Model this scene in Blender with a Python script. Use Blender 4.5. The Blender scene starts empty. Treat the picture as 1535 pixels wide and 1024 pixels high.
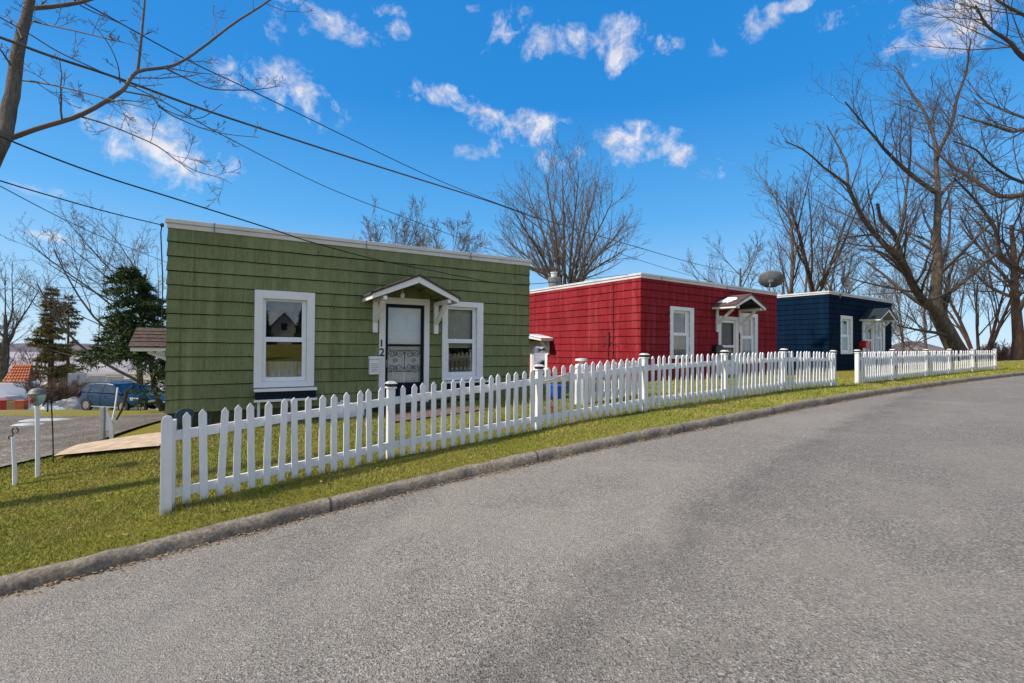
import bpy, bmesh, math, random
import numpy as np
from mathutils import Matrix, Vector

SC = bpy.context.scene
COL = SC.collection
EYE = 1.80                       # eye height of the photographer above local zero
FPX, CX, CY = 715.0, 767.5, 512.0
PITCH, ROLL = math.radians(0.70), math.radians(0.43)
CAM_R = Matrix.Rotation(math.radians(90) + PITCH, 3, 'X') @ Matrix.Rotation(ROLL, 3, 'Z')

# ------------------------------------------------------------------ camera
cam_d = bpy.data.cameras.new('camera')
cam_d.sensor_width = 36.0
cam_d.lens = FPX / 1535.0 * 36.0
cam_d.clip_start = 0.05
cam_d.clip_end = 9000
cam = bpy.data.objects.new('camera', cam_d)
COL.objects.link(cam)
cam.matrix_world = Matrix.Translation((0, 0, EYE)) @ CAM_R.to_4x4()
SC.camera = cam


def ray(px, py):
    d = CAM_R @ Vector(((px - CX) / FPX, -(py - CY) / FPX, -1.0))
    return d


def at(px, py, Y):
    """World point seen at a photo pixel, at forward distance Y."""
    d = ray(px, py)
    k = Y / d.y
    return Vector((d.x * k, Y, EYE + d.z * k))


def at_z(px, py, z):
    """World point seen at a photo pixel, at height z above the eye's zero (eye relative)."""
    d = ray(px, py)
    k = z / d.z
    return Vector((d.x * k, d.y * k, EYE + z))


def px_of(p):
    v = CAM_R.transposed() @ (Vector(p) - Vector((0, 0, EYE)))
    return CX + FPX * v.x / -v.z, CY - FPX * v.y / -v.z


# ------------------------------------------------------------------ objects
def props(o, label=None, cat=None, group=None, kind=None):
    if label: o['label'] = label
    if cat: o['category'] = cat
    if group: o['group'] = group
    if kind: o['kind'] = kind
    return o


def empty(name, loc, rz=0.0, label=None, cat=None, group=None):
    o = bpy.data.objects.new(name, None)
    o.empty_display_size = 0.2
    COL.objects.link(o)
    o.location = loc
    o.rotation_euler = (0, 0, rz)
    return props(o, label, cat, group)


class MB:
    """Collects faces and links them as ONE mesh object."""
    def __init__(s):
        s.v, s.f, s.m, s.t = [], [], [], []

    def face(s, pts, m=0, t=0.5):
        i = len(s.v)
        s.v.extend([tuple(p) for p in pts])
        s.f.append(tuple(range(i, i + len(pts))))
        s.m.append(m); s.t.append(t)

    def hexa(s, c, m=0, t=0.5):
        """c: 8 corners, bottom ring 0-3 then top ring 4-7."""
        i = len(s.v)
        s.v.extend([tuple(p) for p in c])
        for q in ((0, 3, 2, 1), (4, 5, 6, 7), (0, 1, 5, 4), (1, 2, 6, 5), (2, 3, 7, 6), (3, 0, 4, 7)):
            s.f.append(tuple(i + k for k in q)); s.m.append(m); s.t.append(t)

    def box(s, x0, x1, y0, y1, z0, z1, m=0, t=0.5, fn=None):
        c = [(x0, y0, z0), (x1, y0, z0), (x1, y1, z0), (x0, y1, z0), (x0, y0, z1), (x1, y0, z1), (x1, y1, z1), (x0, y1, z1)]
        if fn: c = [fn(*p) for p in c]
        s.hexa(c, m, t)

    def beam(s, a, b, w, h, m=0, up=(0, 0, 1), t=0.5):
        a, b = Vector(a), Vector(b)
        d = (b - a).normalized()
        r = d.cross(Vector(up))
        if r.length < 1e-5: r = d.cross(Vector((1, 0, 0)))
        r.normalize(); u = r.cross(d)
        r, u = r * w / 2, u * h / 2
        s.hexa([a - r - u, a + r - u, a + r + u, a - r + u, b - r - u, b + r - u, b + r + u, b - r + u], m, t)

    def prism(s, poly, y0, y1, m=0, fn=None, t=0.5):
        """poly: list of (x,z); extruded from y0 to y1."""
        P = lambda x, y, z: fn(x, y, z) if fn else (x, y, z)
        n = len(poly)
        i = len(s.v)
        s.v.extend([tuple(P(x, y0, z)) for x, z in poly] + [tuple(P(x, y1, z)) for x, z in poly])
        s.f.append(tuple(range(i, i + n))); s.f.append(tuple(range(i + 2 * n - 1, i + n - 1, -1)))
        s.m += [m, m]; s.t += [t, t]
        for k in range(n):
            j = (k + 1) % n
            s.f.append((i + k, i + n + k, i + n + j, i + j)); s.m.append(m); s.t.append(t)

    def tube(s, pts, rad, n=8, m=0, cap=True, t=0.5):
        pts = [Vector(p) for p in pts]
        if not hasattr(rad, '__len__'): rad = [rad] * len(pts)
        i0 = len(s.v)
        prev = None
        for k, p in enumerate(pts):
            d = (pts[min(k + 1, len(pts) - 1)] - pts[max(k - 1, 0)])
            d = d.normalized() if d.length > 1e-9 else Vector((0, 0, 1))
            if prev is None:
                r = d.cross(Vector((0, 0, 1)))
                if r.length < 1e-3: r = d.cross(Vector((1, 0, 0)))
            else:
                r = prev - d * prev.dot(d)
            r.normalize(); prev = r
            u = d.cross(r)
            for q in range(n):
                a = 2 * math.pi * q / n
                s.v.append(tuple(p + (r * math.cos(a) + u * math.sin(a)) * rad[k]))
        for k in range(len(pts) - 1):
            for q in range(n):
                a, b = i0 + k * n + q, i0 + k * n + (q + 1) % n
                s.f.append((a, b, b + n, a + n)); s.m.append(m); s.t.append(t)
        if cap:
            s.f.append(tuple(i0 + q for q in range(n - 1, -1, -1)))
            e = i0 + (len(pts) - 1) * n
            s.f.append(tuple(e + q for q in range(n)))
            s.m += [m, m]; s.t += [t, t]

    def lathe(s, prof, c=(0, 0, 0), n=20, m=0, axis='Z'):
        """prof: list of (r,h)."""
        i0 = len(s.v)
        for r, h in prof:
            for q in range(n):
                a = 2 * math.pi * q / n
                p = (r * math.cos(a), r * math.sin(a), h)
                if axis == 'Y': p = (p[0], h, p[1])
                if axis == 'X': p = (h, p[0], p[1])
                s.v.append((c[0] + p[0], c[1] + p[1], c[2] + p[2]))
        for k in range(len(prof) - 1):
            for q in range(n):
                a, b = i0 + k * n + q, i0 + k * n + (q + 1) % n
                s.f.append((a, b, b + n, a + n)); s.m.append(m); s.t.append(0.5)
        s.f.append(tuple(i0 + q for q in range(n - 1, -1, -1)))
        e = i0 + (len(prof) - 1) * n
        s.f.append(tuple(e + q for q in range(n)))
        s.m += [m, m]; s.t += [0.5, 0.5]

    def build(s, name, mats, parent=None, smooth=False, bevel=0.0, auto=None):
        me = bpy.data.meshes.new(name)
        me.from_pydata(s.v, [], s.f)
        if not isinstance(mats, (list, tuple)): mats = [mats]
        for m in mats: me.materials.append(m)
        if len(mats) > 1: me.polygons.foreach_set('material_index', s.m)
        a = me.attributes.new('tint', 'FLOAT', 'FACE')
        a.data.foreach_set('value', s.t)
        if smooth: me.polygons.foreach_set('use_smooth', [True] * len(s.f))
        me.update()
        o = bpy.data.objects.new(name, me)
        COL.objects.link(o)
        if parent: o.parent = parent
        if bevel:
            b = o.modifiers.new('bevel', 'BEVEL'); b.width = bevel; b.segments = 2; b.limit_method = 'ANGLE'
        return o


def mesh_np(name, V, F, mats, parent=None, smooth=False, tint=None, mi=None):
    """V (n,3) array, F (m,3|4) array."""
    me = bpy.data.meshes.new(name)
    V = np.asarray(V, np.float32); F = np.asarray(F, np.int32)
    k = F.shape[1]
    me.vertices.add(len(V)); me.vertices.foreach_set('co', V.ravel())
    me.loops.add(F.size); me.loops.foreach_set('vertex_index', F.ravel())
    me.polygons.add(len(F))
    me.polygons.foreach_set('loop_start', np.arange(0, F.size, k, dtype=np.int32))
    if not isinstance(mats, (list, tuple)): mats = [mats]
    for m in mats: me.materials.append(m)
    if mi is not None: me.polygons.foreach_set('material_index', np.asarray(mi, np.int32))
    if smooth: me.polygons.foreach_set('use_smooth', np.ones(len(F), bool))
    if tint is not None:
        a = me.attributes.new('tint', 'FLOAT', 'FACE'); a.data.foreach_set('value', np.asarray(tint, np.float32))
    me.update(calc_edges=True); me.validate()
    o = bpy.data.objects.new(name, me)
    COL.objects.link(o)
    if parent: o.parent = parent
    return o


# ------------------------------------------------------------------ materials
class NT:
    def __init__(s, name):
        s.mat = bpy.data.materials.new(name)
        s.mat.use_nodes = True
        s.t = s.mat.node_tree
        s.b = s.t.nodes['Principled BSDF']
        s.out = s.t.nodes['Material Output']

    def n(s, typ, **kw):
        nd = s.t.nodes.new('ShaderNode' + typ)
        for k, v in kw.items():
            if k.startswith('i_'):
                key = k[2:]
                nd.inputs[int(key) if key.isdigit() else key.replace('_', ' ')].default_value = v
            else: setattr(nd, k, v)
        return nd

    def l(s, a, b): s.t.links.new(a, b)

    def coord(s, scale=(1, 1, 1), kind='Object'):
        tc = s.n('TexCoord'); mp = s.n('Mapping')
        mp.inputs['Scale'].default_value = scale
        s.l(tc.outputs[kind], mp.inputs['Vector'])
        return mp.outputs['Vector']

    def noise(s, vec, scale=5, detail=4, rough=0.55, dist=0.0):
        nd = s.n('TexNoise')
        nd.inputs['Scale'].default_value = scale; nd.inputs['Detail'].default_value = detail
        nd.inputs['Roughness'].default_value = rough; nd.inputs['Distortion'].default_value = dist
        s.l(vec, nd.inputs['Vector'])
        return nd.outputs['Fac']

    def ramp(s, fac, stops):
        r = s.n('ValToRGB')
        el = r.color_ramp.elements
        while len(el) < len(stops): el.new(0.5)
        for e, (p, c) in zip(el, stops):
            e.position = p
            e.color = (c, c, c, 1) if not hasattr(c, '__len__') else (*c, 1)
        s.l(fac, r.inputs['Fac'])
        return r.outputs['Color']

    def mix(s, fac, a, b, mode='MIX'):
        m = s.n('Mix', data_type='RGBA', blend_type=mode)
        for val, sock in ((fac, m.inputs[0]), (a, m.inputs[6]), (b, m.inputs[7])):
            if hasattr(val, 'links'): s.l(val, sock)
            elif hasattr(val, '__len__'): sock.default_value = (*val[:3], 1)
            else: sock.default_value = val if sock.type == 'VALUE' else (val, val, val, 1)
        return m.outputs[2]

    def math(s, op, a, b=0.0, clamp=False):
        m = s.n('Math', operation=op, use_clamp=clamp)
        for val, sock in ((a, m.inputs[0]), (b, m.inputs[1])):
            if hasattr(val, 'links'): s.l(val, sock)
            else: sock.default_value = val
        return m.outputs[0]

    def attr(s, name='tint'):
        return s.n('Attribute', attribute_name=name).outputs['Fac']

    def bump(s, h, strength=0.3, dist=0.01):
        b = s.n('Bump'); b.inputs['Strength'].default_value = strength; b.inputs['Distance'].default_value = dist
        s.l(h, b.inputs['Height']); s.l(b.outputs['Normal'], s.b.inputs['Normal'])

    def col(s, c):
        if hasattr(c, 'links'): s.l(c, s.b.inputs['Base Color'])
        else: s.b.inputs['Base Color'].default_value = (*c, 1)

    def set(s, rough=0.6, metal=0.0, spec=0.5):
        s.b.inputs['Roughness'].default_value = rough
        s.b.inputs['Metallic'].default_value = metal
        s.b.inputs['Specular IOR Level'].default_value = spec
        return s.mat


def plain(name, c, rough=0.6, metal=0.0, var=0.18, scale=6.0, spec=0.5, bump=0.0, stretch=(1, 1, 1)):
    """A painted / raw surface with a little wear so it is never one flat value."""
    k = NT(name)
    v = k.coord(stretch)
    f = k.noise(v, scale, 5, 0.6)
    lo = [x * (1 - var) for x in c]; hi = [min(1, x * (1 + var)) for x in c]
    k.col(k.ramp(f, [(0.3, lo), (0.7, hi)]))
    if bump: k.bump(k.noise(v, scale * 6, 4, 0.6), bump, 0.005)
    return k.set(rough, metal, spec)


def white_paint(name, c=(0.80, 0.80, 0.80), dirt=0.5, grain=True):
    k = NT(name)
    v = k.coord((1, 1, 1))
    f = k.noise(v, 2.2, 6, 0.65)
    g = k.noise(k.coord((30, 30, 3)), 1.0, 5, 0.6)
    d = k.math('MULTIPLY', k.ramp(f, [(0.45, 0.0), (0.75, 1.0)]), dirt)
    base = k.ramp(g, [(0.3, [x * 0.92 for x in c]), (0.7, c)])
    oi = k.n('ObjectInfo')
    base = k.mix(k.math('MULTIPLY', oi.outputs['Random'], 0.16), base, (c[0] * .70, c[1] * .69, c[2] * .66))
    m = k.mix(d, base, (c[0] * 0.62, c[1] * 0.58, c[2] * 0.50))
    sp = k.ramp(k.noise(v, 38, 3, 0.5), [(0.70, 0.0), (0.76, 0.7)])
    k.col(k.mix(k.math('MULTIPLY', sp, dirt), m, (0.33, 0.30, 0.25)))
    if grain: k.bump(g, 0.15, 0.003)
    return k.set(0.5)


def siding(name, c, fade, dark, streak=0.5):
    """Painted wood shingle: each shingle a slightly different tone, vertical grain, faded and stained in places."""
    k = NT(name)
    tint = k.attr()
    grain = k.noise(k.coord((26, 26, 1.6)), 1.0, 6, 0.65)
    fine = k.noise(k.coord((95, 95, 2.5)), 1.0, 3, 0.6)
    big = k.noise(k.coord((1, 1, 0.8)), 0.9, 4, 0.6)
    run = k.noise(k.coord((5.5, 5.5, 0.35)), 1.0, 4, 0.6)
    col = k.ramp(tint, [(0.0, [x * 0.80 for x in c]), (1.0, [x * 1.18 for x in c])])
    col = k.mix(k.math('MULTIPLY', k.ramp(grain, [(0.35, 0.0), (0.68, 1.0)]), streak), col, fade)
    col = k.mix(k.math('MULTIPLY', k.ramp(fine, [(0.52, 0.0), (0.66, 1.0)]), 0.45), col, dark)
    col = k.mix(k.math('MULTIPLY', k.ramp(big, [(0.45, 0.0), (0.75, 1.0)]), 0.45), col, dark)
    col = k.mix(k.math('MULTIPLY', k.ramp(run, [(0.52, 0.0), (0.70, 1.0)]), 0.55), col, fade)
    spot = k.noise(k.coord((1, 1, 1)), 46, 3, 0.5)
    col = k.mix(k.math('MULTIPLY', k.ramp(spot, [(0.70, 0.0), (0.78, 1.0)]), 0.5), col, dark)
    drip = k.noise(k.coord((9, 9, 0.22)), 1.0, 5, 0.7)
    col = k.mix(k.math('MULTIPLY', k.ramp(drip, [(0.58, 0.0), (0.70, 1.0)]), 0.5), col, dark)
    k.col(col)
    k.bump(k.math('ADD', fine, grain), 0.5, 0.006)
    return k.set(0.8, 0, 0.05)


MAT = {}
MAT['green'] = siding('green_shingle_paint', (0.168, 0.198, 0.092), (0.285, 0.300, 0.150), (0.070, 0.076, 0.034), 0.48)
MAT['red'] = siding('red_shingle_paint', (0.225, 0.0125, 0.0200), (0.370, 0.060, 0.065), (0.120, 0.0070, 0.0110), 0.45)
MAT['navy'] = siding('navy_shingle_paint', (0.0020, 0.0110, 0.0300), (0.004, 0.022, 0.050), (0.0010, 0.004, 0.012), 0.55)
MAT['green_joint'] = plain('green_lap_shade', (0.020, 0.022, 0.011), 0.9, var=0.5, spec=.05)  # dark colours painting the shadow line under each shingle course
MAT['red_joint'] = plain('red_lap_shade', (0.055, 0.004, 0.006), 0.9, var=0.5, spec=.05)
MAT['navy_joint'] = plain('navy_lap_shade', (0.0008, 0.002, 0.005), 0.9, var=0.4, spec=.05)
MAT['green_base'] = plain('green_skirting', (0.060, 0.064, 0.030), 0.8, var=0.4, spec=.15)
MAT['red_base'] = plain('red_skirting', (0.12, 0.01, 0.015), 0.8, var=0.3)
MAT['navy_base'] = plain('navy_skirting', (0.003, 0.009, 0.02), 0.8, var=0.3, spec=.1)
MAT['trim'] = white_paint('white_trim_paint', (0.82, 0.82, 0.83), 0.22)
MAT['fence'] = white_paint('white_fence_paint', (0.78, 0.78, 0.785), 0.48)
MAT['fascia'] = white_paint('fascia_metal', (0.66, 0.64, 0.62), 0.55)
MAT['vinyl'] = plain('white_vinyl', (0.80, 0.81, 0.83), 0.35, var=0.04)
MAT['roof'] = plain('flat_roof_gravel', (0.42, 0.42, 0.43), 0.9, var=0.25, scale=3, bump=0.3)
MAT['navy_trim'] = plain('navy_door_paint', (0.0055, 0.010, 0.026), 0.5, var=0.2, spec=0.15)
MAT['black'] = plain('black_metal', (0.012, 0.012, 0.014), 0.45, var=0.3, scale=20)
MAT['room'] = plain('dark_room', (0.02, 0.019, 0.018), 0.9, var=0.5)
MAT['curtain'] = plain('pale_curtain', (0.62, 0.60, 0.55), 0.9, var=0.15, scale=14, stretch=(6, 6, 0.4))
MAT['shingle_brown'] = plain('brown_asphalt_shingle', (0.085, 0.055, 0.045), 0.95, var=0.6, scale=14, bump=0.7)
MAT['shingle_teal'] = plain('dark_teal_shingle', (0.010, 0.022, 0.030), 0.9, var=0.5, scale=14, bump=0.6)
MAT['soffit'] = plain('dark_soffit', (0.045, 0.045, 0.045), 0.9, var=0.3)
MAT['slush'] = plain('grey_slush', (0.42, 0.42, 0.43), 0.6, var=0.3, scale=5, bump=0.4)
MAT['snow'] = plain('old_snow', (0.84, 0.85, 0.88), 0.8, var=0.05, scale=8, bump=0.4)
MAT['galv'] = plain('weathered_zinc', (0.16, 0.155, 0.15), 0.6, 0.2, var=0.45, scale=9, bump=0.2)
MAT['dish'] = plain('grey_dish', (0.105, 0.108, 0.110), 0.7, 0.0, var=0.3, scale=7)
MAT['cable'] = plain('black_cable', (0.014, 0.013, 0.013), 0.7, var=0.3)
MAT['cable_grey'] = plain('grey_cable', (0.07, 0.065, 0.06), 0.7, var=0.3)
MAT['wood_door'] = plain('red_wood_door', (0.17, 0.035, 0.022), 0.5, var=0.3, stretch=(10, 10, 1))
MAT['grey_paint'] = plain('grey_paint', (0.30, 0.31, 0.32), 0.5, var=0.15)
MAT['red_plastic'] = plain('red_enamel', (0.42, 0.012, 0.015), 0.3, var=0.15)
MAT['blue_plastic'] = plain('blue_plastic', (0.012, 0.10, 0.55), 0.4, var=0.12)
MAT['teal_plastic'] = plain('teal_plastic', (0.02, 0.055, 0.075), 0.55, var=0.15)
MAT['orange'] = plain('orange_clay', (0.50, 0.13, 0.04), 0.7, var=0.2)
MAT['rope'] = plain('tan_rope', (0.50, 0.38, 0.24), 0.9, var=0.2)
MAT['stone'] = plain('pale_stone', (0.36, 0.34, 0.32), 0.9, var=0.3, bump=0.4)
MAT['brown_wood'] = plain('brown_wood', (0.17, 0.10, 0.06), 0.8, var=0.35, stretch=(1, 8, 1))
MAT['timber_grey'] = plain('grey_timber', (0.34, 0.34, 0.33), 0.8, var=0.25, stretch=(20, 20, 2))
MAT['cardboard'] = plain('cardboard', (0.36, 0.25, 0.13), 0.9, var=0.15)


def glass(name, mirror=0.22, tintc=(0.9, 0.93, 0.92)):
    k = NT(name)
    tr = k.n('BsdfTransparent'); tr.inputs[0].default_value = (*tintc, 1)
    gl = k.n('BsdfGlossy'); gl.inputs['Roughness'].default_value = 0.015
    gl.inputs[0].default_value = (0.95, 0.97, 1.0, 1)
    fr = k.n('Fresnel'); fr.inputs['IOR'].default_value = 1.5
    wav = k.n('Bump'); wav.inputs['Strength'].default_value = 0.012; wav.inputs['Distance'].default_value = 0.02
    k.l(k.noise(k.coord(), 3.0, 1, 0.5), wav.inputs['Height'])
    k.l(wav.outputs['Normal'], gl.inputs['Normal'])
    f = k.math('ADD', fr.outputs[0], mirror, True)
    mx = k.n('MixShader')
    k.l(f, mx.inputs[0]); k.l(tr.outputs[0], mx.inputs[1]); k.l(gl.outputs[0], mx.inputs[2])
    k.l(mx.outputs[0], k.out.inputs['Surface'])
    return k.mat


MAT['glass'] = glass('window_glass', 0.09)
MAT['glass_clear'] = glass('storm_glass', 0.03)
# ================================================================== ground, kerb, road
def yh(x): return 514.9 + 0.00755 * x

# fence base line, from the pickets' top and foot (x, foot y, picket height in px, real height)
FENCE_PX = [(252, 770, 139, .90), (278, 759, 137, .90), (400, 735, 128, .90), (483, 713, 116.7, .90), (585, 689, 106.5, .90), (661, 674.5, 100.6, .90),
            (734, 660, 95, .90), (808, 645.5, 90, .90), (890, 630.3, 85.8, .90), (970, 617, 79.8, .90), (1041, 606.4, 73.3, .90), (1088, 599.5, 68, .895),
            (1140, 591, 61.5, .875), (1178, 586.3, 58, .86), (1224, 582, 53.3, .84), (1258, 580, 49.5, .83), (1290, 576, 47, .82), (1340, 570.2, 42.3, .81),
            (1391, 564.5, 37.2, .81), (1426, 561, 34.3, .80), (1461, 557.3, 30.9, .80), (1495, 554.4, 28.3, .80)]
FB = []
for x, yb, h, H in FENCE_PX:
    Y = FPX * H / h
    FB.append((((x - CX) / FPX) * Y, Y, -(yb - yh(x)) / FPX * Y, x, H))

KERB_PX = [(0, 866), (105, 839), (210, 816), (316, 790), (420, 764.5), (520, 736.5), (640, 711), (760, 687), (860, 664), (1000, 638),
           (1100, 620.5), (1200, 602), (1300, 586), (1400, 572.3), (1460, 565.2), (1535, 557.6)]


def fence_z_at_px(x):
    xs = [f[3] for f in FB]; zs = [f[2] for f in FB]
    if x < xs[0]:
        return zs[0] - (xs[0] - x) * 0.00035
    return float(np.interp(x, xs, zs))


KP = []
for x, y in KERB_PX:
    z = fence_z_at_px(x) - 0.05
    Y = -z * FPX / (y - yh(x))
    KP.append((((x - CX) / FPX) * Y, Y, z))
KP = np.array(KP)
# smooth the measured line a little, then extend both ends
d0 = KP[0] - KP[2]; d0 /= np.linalg.norm(d0[:2])
d1 = KP[-1] - KP[-4]; d1 /= np.linalg.norm(d1[:2])
pre = [KP[0] + d0 * s * np.array([1, 1, 1 if s < 40 else 40 / s]) for s in (3000, 800, 200, 60, 25, 10, 4, 1.5)]
ang = math.atan2(d1[1], d1[0]); post = []; p = KP[-1].copy()
for s in (2, 3, 5, 8, 15, 30, 60, 150, 600, 2200):
    ang -= 0.012 * min(s, 10)
    p = p + np.array([math.cos(ang) * s, math.sin(ang) * s, 0.0]); post.append(p.copy())
KC = np.array(list(pre) + list(KP) + post)
seg = np.r_[0, np.cumsum(np.linalg.norm(np.diff(KC[:, :2], axis=0), axis=1))]
u_ref = seg[len(pre)]
seg = seg - u_ref                                  # u = 0 at the photo's left edge
us_fit = np.linspace(-8, 34, 22)


def smooth_curve(u):
    """Kerb line (x,y,z) at arc length u, gently smoothed."""
    u = np.asarray(u, float)
    out = np.zeros(u.shape + (3,))
    offs = np.linspace(-2.0, 2.0, 9); w = np.exp(-(offs / 1.1) ** 2); w /= w.sum()
    for o_, w_ in zip(offs, w):
        for k in range(3):
            out[..., k] += w_ * np.interp(u + o_, seg, KC[:, k])
    return out


def kerb_frame(u):
    p = smooth_curve(u)
    e = 0.25
    t = smooth_curve(np.asarray(u) + e) - smooth_curve(np.asarray(u) - e)
    t = t[..., :2] / np.linalg.norm(t[..., :2], axis=-1, keepdims=True)
    nrm = np.stack([-t[..., 1], t[..., 0]], -1)    # away from the road
    return p, t, nrm


# houses' front corners (eye relative)
def XY(px, Y): return ((px - CX) / FPX * Y, Y)
G_L, G_R = XY(250.5, 7.64), XY(792, 11.0)
R_L, R_R = XY(960.2, 13.88), XY(1163.5, 18.3)
N_L, N_R = XY(1242, 19.5), XY(1336, 23.2)


def back(L, R, d):
    a = math.atan2(R[1] - L[1], R[0] - L[0])
    return (-math.sin(a) * d, math.cos(a) * d)


CTRL = [(f[0], f[1], f[2]) for f in FB]
gb, rb, nb = back(G_L, G_R, 9), back(R_L, R_R, 9), back(N_L, N_R, 8)
CTRL += [(*G_L, -1.42), ((G_L[0] + G_R[0]) / 2, (G_L[1] + G_R[1]) / 2, -1.27), (*G_R, -1.06),
         (G_L[0] + gb[0], G_L[1] + gb[1], -2.15), (G_R[0] + gb[0], G_R[1] + gb[1], -1.6),
         (*R_L, -0.98), (*R_R, -0.85), (R_L[0] + rb[0], R_L[1] + rb[1], -1.35), (R_R[0] + rb[0], R_R[1] + rb[1], -1.3),
         (*N_L, -0.88), (*N_R, -0.80), (N_L[0] + nb[0], N_L[1] + nb[1], -1.3), (N_R[0] + nb[0], N_R[1] + nb[1], -1.4),
         (22.5, 22.5, -0.62), (27, 25, -0.45), (33, 28, -0.4), (30, 36, -2.0), (45, 45, -4.0),
         (-6.1, 6.35, -1.56), (-5.8, 5.4, -1.74), (-6.75, 7.4, -1.62), (-5.3, 7.2, -1.42), (-4.4, 4.6, -1.78),
         (-14.0, 13, -2.02), (-9, 12.2, -1.9), (-14.9, 16, -2.5), (-10.5, 17, -2.4), (-12, 9, -1.9), (-9, 5, -1.95),
         (-22, 27, -3.7), (-30, 27, -3.75), (-16, 27, -3.6), (-14, 34, -4.4), (-26, 36, -5.0), (-34, 33, -4.7),
         (-50, 60, -9.5), (-20, 60, -8.5), (-80, 60, -9), (0, 45, -4.0), (15, 50, -4.5), (60, 90, -9), (0, 90, -10), (-70, 110, -13),
         (-200, 200, -16), (0, 250, -17), (200, 200, -16), (-300, 0, -14), (400, 60, -10), (900, 900, -18), (-900, 900, -18), (0, 1500, -18),
         (0, 4000, -18), (-4000, 0, -18), (4000, 0, -14), (-4000, 4000, -18), (4000, 4000, -18)]
CTRL = np.array(CTRL)


def _rbf():
    P = CTRL[:, :2]; n = len(P)
    D = np.linalg.norm(P[:, None] - P[None], axis=2)
    A = np.zeros((n + 1, n + 1)); A[:n, :n] = D + 0 * np.eye(n); A[:n, n] = 1; A[n, :n] = 1
    return np.linalg.solve(A, np.r_[CTRL[:, 2], 0])


_W = _rbf()


def ground_rel(X, Y):
    X = np.asarray(X, float); Y = np.asarray(Y, float)
    sh = X.shape
    P = np.stack([X.ravel(), Y.ravel()], 1)
    out = np.empty(len(P))
    for i in range(0, len(P), 20000):
        q = P[i:i + 20000]
        out[i:i + 20000] = np.linalg.norm(q[:, None] - CTRL[None, :, :2], axis=2) @ _W[:-1] + _W[-1]
    return out.reshape(sh)


# fast nearest-kerb lookup for blending the lawn down to the kerb
_uu = np.arange(-12, 60, 0.1)
_kp, _kt, _kn = kerb_frame(_uu)


def lawn_z(X, Y):
    """World height of the lawn / terrain sheet at (X,Y) on the houses' side."""
    X = np.atleast_1d(np.asarray(X, float)); Y = np.atleast_1d(np.asarray(Y, float))
    g = ground_rel(X, Y)
    out = g.copy()
    near = np.where((X > -12) & (X < 40) & (Y < 40))[0] if X.ndim == 1 else None
    for i0 in range(0, len(near), 4000):
        idx = near[i0:i0 + 4000]
        dx = X[idx][:, None] - _kp[None, :, 0]; dy = Y[idx][:, None] - _kp[None, :, 1]
        j = np.argmin(dx * dx + dy * dy, axis=1)
        v = (X[idx] - _kp[j, 0]) * _kn[j, 0] + (Y[idx] - _kp[j, 1]) * _kn[j, 1]
        s = np.clip(v / 0.55, 0, 1); s = s * s * (3 - 2 * s)
        out[idx] = _kp[j, 2] * (1 - s) + g[idx] * s
    return EYE + out


def gz(x, y): return float(lawn_z([x], [y])[0])


def grow_steps(start, lim, ratio):
    out, s = [0.0], start
    while out[-1] < lim:
        out.append(out[-1] + s); s *= ratio
    return out


# --- ground materials
def mat_lawn():
    k = NT('lawn_soil_and_thatch')
    v = k.coord()
    a = k.noise(v, 1.3, 6, 0.6); b = k.noise(v, 26, 5, 0.7); c = k.noise(v, 140, 3, 0.6)
    col = k.ramp(b, [(0.25, (0.12, 0.125, 0.016)), (0.5, (0.25, 0.225, 0.030)), (0.75, (0.36, 0.28, 0.060))])
    col = k.mix(k.ramp(a, [(0.50, 0.0), (0.72, 0.7)]), col, (0.25, 0.185, 0.060))
    col = k.mix(k.ramp(c, [(0.55, 0.0), (0.75, 0.6)]), col, (0.060, 0.065, 0.014))
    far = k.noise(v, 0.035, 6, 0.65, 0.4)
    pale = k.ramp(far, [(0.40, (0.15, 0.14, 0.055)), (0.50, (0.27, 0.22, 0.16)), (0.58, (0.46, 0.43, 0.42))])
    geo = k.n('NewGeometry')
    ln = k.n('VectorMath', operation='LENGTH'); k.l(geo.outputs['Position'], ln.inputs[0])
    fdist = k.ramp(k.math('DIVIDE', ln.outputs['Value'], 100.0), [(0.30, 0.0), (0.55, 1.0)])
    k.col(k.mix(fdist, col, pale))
    k.bump(k.math('ADD', b, c), 0.8, 0.03)
    return k.set(0.95, 0, 0.1)


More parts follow.
